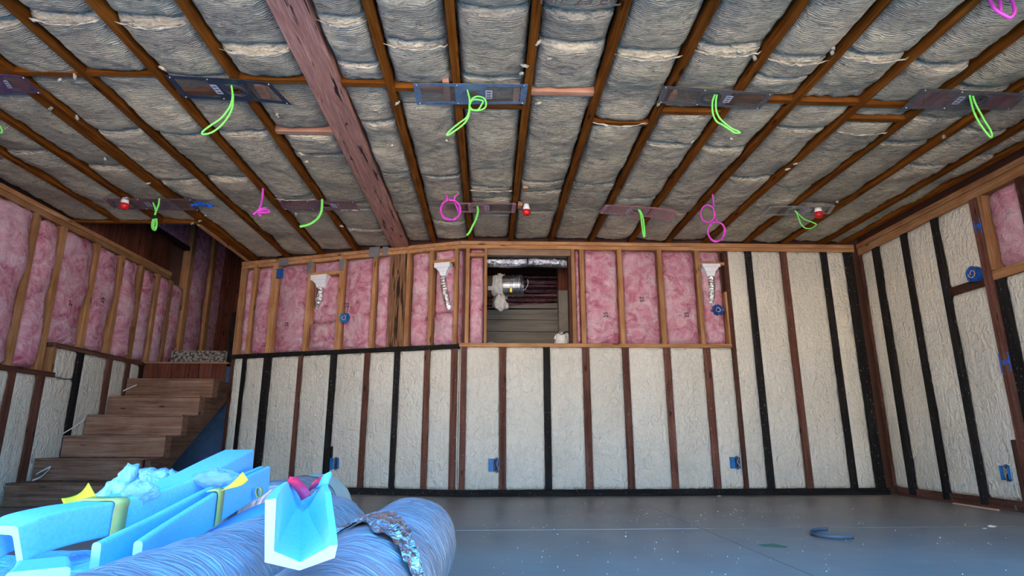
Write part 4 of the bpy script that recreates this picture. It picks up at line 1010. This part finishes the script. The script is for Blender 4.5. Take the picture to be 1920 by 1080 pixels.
f1_, P1 = foam('foam_channel', C1, pr1, 'long white foam channel bending up to the angled wall, yellow tape flap')
pr2 = lambda t: [(x - (.098 * (1 - t) + .045 * t), y - .1) for x, y in prof_u(.098 * (1 - t) + .045 * t, .1, .018)]
C2 = [at_y(x, y, Y) for x, y, Y in ((268, 1014, 1.42), (300, 992, 1.52), (340, 966, 1.68), (412, 921, 1.98), (460, 896, 2.22), (507, 874, 2.5))]
f2_, P2 = foam('foam_channel', C2, pr2, 'white foam channel lying open with yellow tape strip on its face')
C3 = [at_y(x, y, Y) for x, y, Y in ((250, 1110, 1.42), (345, 1052, 1.64), (425, 996, 2.02), (500, 951, 2.38), (560, 930, 2.62))]
foam('foam_strip', C3, [(-.055, -.035), (.045, -.035), (.05, -.03), (.05, -.005), (.045, 0), (-.055, 0)], 'flat white foam strip slipping out below the open channel')
def pr4(t):
    wb_ = .048 * (1 - t) + .014 * t; wt = .051 * (1 - t) + .049 * t; h = .084 * (1 - t) + .058 * t; k = .011; hr = min(1., .22 + 1.7 * t)
    dip = .014 * (1 - t)
    return [(-wb_, 0), (-wt - .004 * (1 - t), h), (-wt + k, h + .002), (-wb_ + k, k + .003), (0, k - dip), (wb_ - k, k + .004), (wt - k, h * .95 * hr), (wt, h * .94 * hr), (wb_, 0), (0, -dip)]
C4 = [at_y(563, 1050, .95), at_y(562, 1010, 1.12), at_y(564, 976, 1.32), at_y(572, 950, 1.55)]
f4_, P4 = foam('foam_channel', C4, pr4, 'white foam channel facing the viewer, far end pinched with red tape')
C5 = [at_y(134, 1062, 1.10), at_y(134, 1050, 1.25), at_y(130, 1042, 1.36)]
foam('foam_channel', C5, [(x - .085, y) for x, y in prof_u(.085, .07, .02, True)], 'white foam end poking from the sheet at the bottom left corner')

def strip(pts, w_vec, mat, parent, name='tape', k=6, thick=.0015):
    P = smooth_path(pts, k); mb = MB()
    for i, p in enumerate(P):
        wv = w_vec(i / (len(P) - 1)) if callable(w_vec) else Vector(w_vec); mb.v += [p - wv, p + wv]
    mb.f = [[2 * i, 2 * i + 1, 2 * i + 3, 2 * i + 2] for i in range(len(P) - 1)]; mb.m = [0] * len(mb.f)
    return mb.build(name, mat, parent, solid=thick, smooth=True)
# yellow tape on the long channel
ct = at_y(226, 939, 1.775); tdir = (C1[4] - C1[3]).normalized(); sdv = tdir.cross(V(0, 0, 1)).normalized()
strip([ct - sdv * .117 + V(0, 0, .004), ct - sdv * .06 + V(0, 0, .004), ct + sdv * .003 + V(0, 0, .003), ct + sdv * .005 - V(0, 0, .03), ct + sdv * .004 - V(0, 0, .097)], tdir * .024, M['yellow_thru'], f1_)
def sheet4(a, b, c, d, mat, parent, bulge, name='tape', n=10):
    """curved quad through four corners"""
    a, b, c, d = map(Vector, (a, b, c, d)); mb = MB(); nn = (b - a).cross(d - a).normalized()
    mb.grid(lambda u, v: (a.lerp(b, u)).lerp(d.lerp(c, u), v) + nn * bulge * sin(pi * u) * (.4 + .6 * v), n, 6); return mb.build(name, mat, parent, solid=.0015, smooth=True)
sheet4(at_y(184, 938, 1.80), at_y(119, 945, 1.86), at_y(115, 935, 1.92), at_y(166, 905, 1.90), M['yellow'], f1_, .015, 'tape_flap')
# yellow tape on the open channel
ct = C2[3]; tdir = (C2[4] - C2[2]).normalized(); sdv = tdir.cross(V(0, 0, 1)).normalized()
strip([ct - sdv * .03 + V(0, 0, .004), ct + sdv * .003 + V(0, 0, .003), ct + sdv * .006 - V(0, 0, .04), ct + sdv * .005 - V(0, 0, .098)], tdir * .028, M['yellow_thru'], f2_)
sheet4(at_y(414, 921, 1.94), at_y(455, 885, 1.90), at_y(465, 900, 1.88), at_y(427, 916, 1.92), M['yellow'], f2_, .012, 'tape_flap')
P = [at_y(486 + 5 * cos(a), 923 + 9 * sin(a), 2.30) for a in [k * 2 * pi / 12 for k in range(13)]]
strip(P, V(.0, .012, 0), M['yellow_thru'], f2_, 'tape_loop', 2)
# red tape on the pinched channel
def P4y(x, y, Y): return at_y(x, y, Y - .345)
sheet4(P4y(534, 908, 1.80), P4y(543, 893, 1.84), P4y(560, 896, 1.82), P4y(553, 913, 1.78), M['redtape'], f4_, .01)
strip([P4y(548, 899, 1.80), P4y(558, 910, 1.77), P4y(567, 920, 1.75), P4y(574, 933, 1.74)], lambda q: V(.010, 0, .006), M['redtape'], f4_)
strip([P4y(600, 901, 1.82), P4y(590, 908, 1.80), P4y(581, 914, 1.79)], lambda q: V(.004, 0, .010), M['redtape'], f4_)
strip([P4y(598, 918, 1.80), P4y(603, 930, 1.79), P4y(602, 940, 1.79), P4y(596, 944, 1.78)], lambda q: V(.004, .006, .003), M['redtape'], f4_)
strip([P4y(604, 912, 1.83), P4y(612, 896, 1.86), P4y(615, 889, 1.88)], lambda q: V(.012 - .004 * q, 0, .004), M['pe'], f4_, 'torn_tip', thick=.008)

# milky sheet heap under the channels
mb = MB()
def heap(u, v):
    x = -2.0 + 1.20 * u; y = .75 + 1.30 * v
    h = .155 + .04 * nz(x * 2.2, y * 2.2, 3) + .030 * nz(x * 6, y * 5, 9) + .012 * nz(x * 17, y * 12, 4) + .05 * v
    ed = min(u, 1 - u, v, 1 - v); h *= min(1, ed / .09) ** .5 if ed < .09 else 1
    return V(x, y, max(.003, h))
mb.grid(heap, 60, 60)
tag(mb.build('plastic_sheet', M['sheet'], smooth=True), 'bulging milky plastic sheet heaped under the foam channels', 'plastic sheet')
# crumpled clear wrap and white bag
def crumple(name, c_, rx, ry_, rz, mat, label, cat, seed, amp=.5, n=34):
    mb = MB(); c_ = Vector(c_)
    mb.grid(lambda u, v: c_ + V(rx * cos(2 * pi * u) * sin(pi * v), ry_ * sin(2 * pi * u) * sin(pi * v), rz * cos(pi * v)) * (1 + amp * nz(cos(2 * pi * u) * 1.8 + seed, sin(2 * pi * u) * 1.8, v * 3) + amp * .35 * nz(cos(2 * pi * u) * 6, sin(2 * pi * u) * 6 + seed, v * 9)), n, n // 2 + 4, True)
    return tag(mb.build(name, mat, smooth=True), label, cat)
def ridge(pts, base, mat, label, name, cat, seed, depth=.16):
    """crumpled drape: a ridge line through the given points falling to the floor side"""
    P = smooth_path(pts, 8); n = len(P); mb = MB()
    def fn(u, v):
        p = P[min(n - 1, round(u * (n - 1)))]; q = V(p.x + .04 * nz(u * 5, seed), p.y - depth * v ** .7, p.z + (base - p.z) * v)
        return q + V(.012 * nz(u * 16, v * 9, seed), .03 * nz(u * 9, v * 7, seed + 2), .018 * nz(u * 14, v * 8, seed + 4))
    mb.grid(fn, n - 1, 14); return tag(mb.build(name, mat, solid=.004, smooth=True), label, cat)
ridge([at_y(x, y, 2.35) for x, y in ((140, 938), (185, 922), (215, 903), (236, 882), (246, 868), (254, 880), (262, 905), (270, 930))], .20, M['bag'], 'peaked crumpled white bag behind the long channel, in front of the stairs', 'plastic_bag', 'plastic bag', 3)
ridge([at_y(x, y, 2.62) for x, y in ((248, 885), (275, 878), (310, 880), (345, 882), (378, 886))], .22, M['bag'], 'low rumpled white bag under the stair stringer', 'plastic_bag', 'plastic bag', 8)
crumple('plastic_wrap', at_y(262, 922, 1.86), .045, .03, .028, M['wrap'], 'clear crumpled wrap between the two channels, left one', 'plastic wrap', 5)
crumple('plastic_wrap', at_y(408, 897, 2.08), .07, .04, .028, M['wrap'], 'clear crumpled wrap at the yellow flap of the open channel', 'plastic wrap', 9)

# ---- thin white strips lying at the left side of the stairs
def pstrip(pts, label, w_=.008):
    P = [at_x(x, y, X) if X else at_y(x, y, 5.385 - .004 * i) for i, (x, y, X) in enumerate(pts)]; rt = thing('plastic_strip', P[0], label, 'plastic strip', 'white plastic strips by the stairs')
    strip(P, V(0, .004, w_), M['white_pl'], rt, 'band', thick=.003)
pstrip([(231, 733, -3.80), (243, 727, -3.74), (256, 722, -3.66)], 'short white strip on an upper stair beside the wall')
pstrip([(118, 813, -3.80), (138, 801, -3.79), (158, 786, -3.77), (165, 773, -3.78)], 'long white strip slanting beside the middle stairs')
pstrip([(60, 901, 0), (78, 893, 0), (95, 876, 0), (82, 881, 0), (68, 889, 0)], 'bent white strip on the lowest visible stairs')

# ---- floor bits
P = [at_z(x, y, .012) for x, y in ((1552, 991), (1535, 992), (1522, 995), (1520, 999), (1532, 1003), (1555, 1006), (1580, 1007), (1601, 1006))]
P = [V(q.x, q.y, .0105) for q in P]
rt = thing('strap_band', (P[3].x, P[3].y, 0), 'grey curved strapping band lying on the floor right of centre', 'strap')
strip(P, V(0, 0, .010), M['strap'], rt, 'band', 6, .002)
def crumb(name, c_, s_, mat, label, cat, seed):
    mb = MB(); c_ = Vector(c_); mb.grid(lambda u, v: c_ + V(s_ * 1.6 * cos(2 * pi * u) * sin(pi * v), s_ * sin(2 * pi * u) * sin(pi * v), s_ * .6 * (1 + cos(pi * v)) * .6) * (1 + .45 * nz(cos(2 * pi * u) * 2 + seed, sin(2 * pi * u) * 2, v * 3)), 12, 8, True)
    return tag(mb.build(name, mat), label, cat)
crumb('foam_chunk', at_z(1860, 989, .0), .016, M['chip'], 'biggest cream foam chunk on the floor, far right', 'foam scrap', 2)
crumb('foam_chunk', at_z(1846, 992, .0), .008, M['chip'], 'tiny foam chunk just left of the biggest chunk', 'foam scrap', 5)
crumb('foam_chunk', at_z(1349, 931, .0), .012, M['chip'], 'cream foam chunk at the foot of the back wall, right half', 'foam scrap', 3)
rt = thing('wood_shim', at_z(1830, 952, 0), 'thin pale wood shim along the foot of the right wall', 'wood scrap')
mb = MB(); q0 = at_z(1788, 944, .004); q1 = at_z(1872, 957, .004); d_ = (q1 - q0); pr = V(-d_.y, d_.x, 0).normalized()
mb.obox((q0 + q1) / 2 + V(0, 0, .002), d_ / 2, pr * .008, V(0, 0, .005)); mb.build('sliver', M['woodchip'], rt)
mb = MB()
for k in range(260):
    if k < 90: px, py = random.uniform(860, 1500), random.uniform(935, 990)
    else: px, py = random.uniform(850, 1900), random.uniform(935, 1078)
    c_ = at_z(px, py, 0)
    if c_.x > 3.7 or c_.y > 5.75 or c_.x < -.05: continue
    s_ = random.uniform(.0012, .0036) * (1 if random.random() < .93 else 1.7)
    mb.add([c_ + V(s_, 0, 0), c_ + V(0, s_, 0), c_ - V(s_, 0, 0), c_ - V(0, s_, 0), c_ + V(0, 0, s_ * 1.2)], [(0, 1, 4), (1, 2, 4), (2, 3, 4), (3, 0, 4)])
tag(mb.build('foam_crumbs', M['chip']), 'scattered pale foam crumbs over the concrete floor', 'crumbs', kind='stuff')
def floor_mark(pts, mat, nm):
    mb = MB(); mb.add([at_z(x, y, .0012) for x, y in pts], [list(range(len(pts)))]); mb.build(nm, mat, fl)
floor_mark([(1420, 1021), (1450, 1019), (1478, 1025), (1474, 1027), (1430, 1024)], M['green_paint'], 'paint_mark')
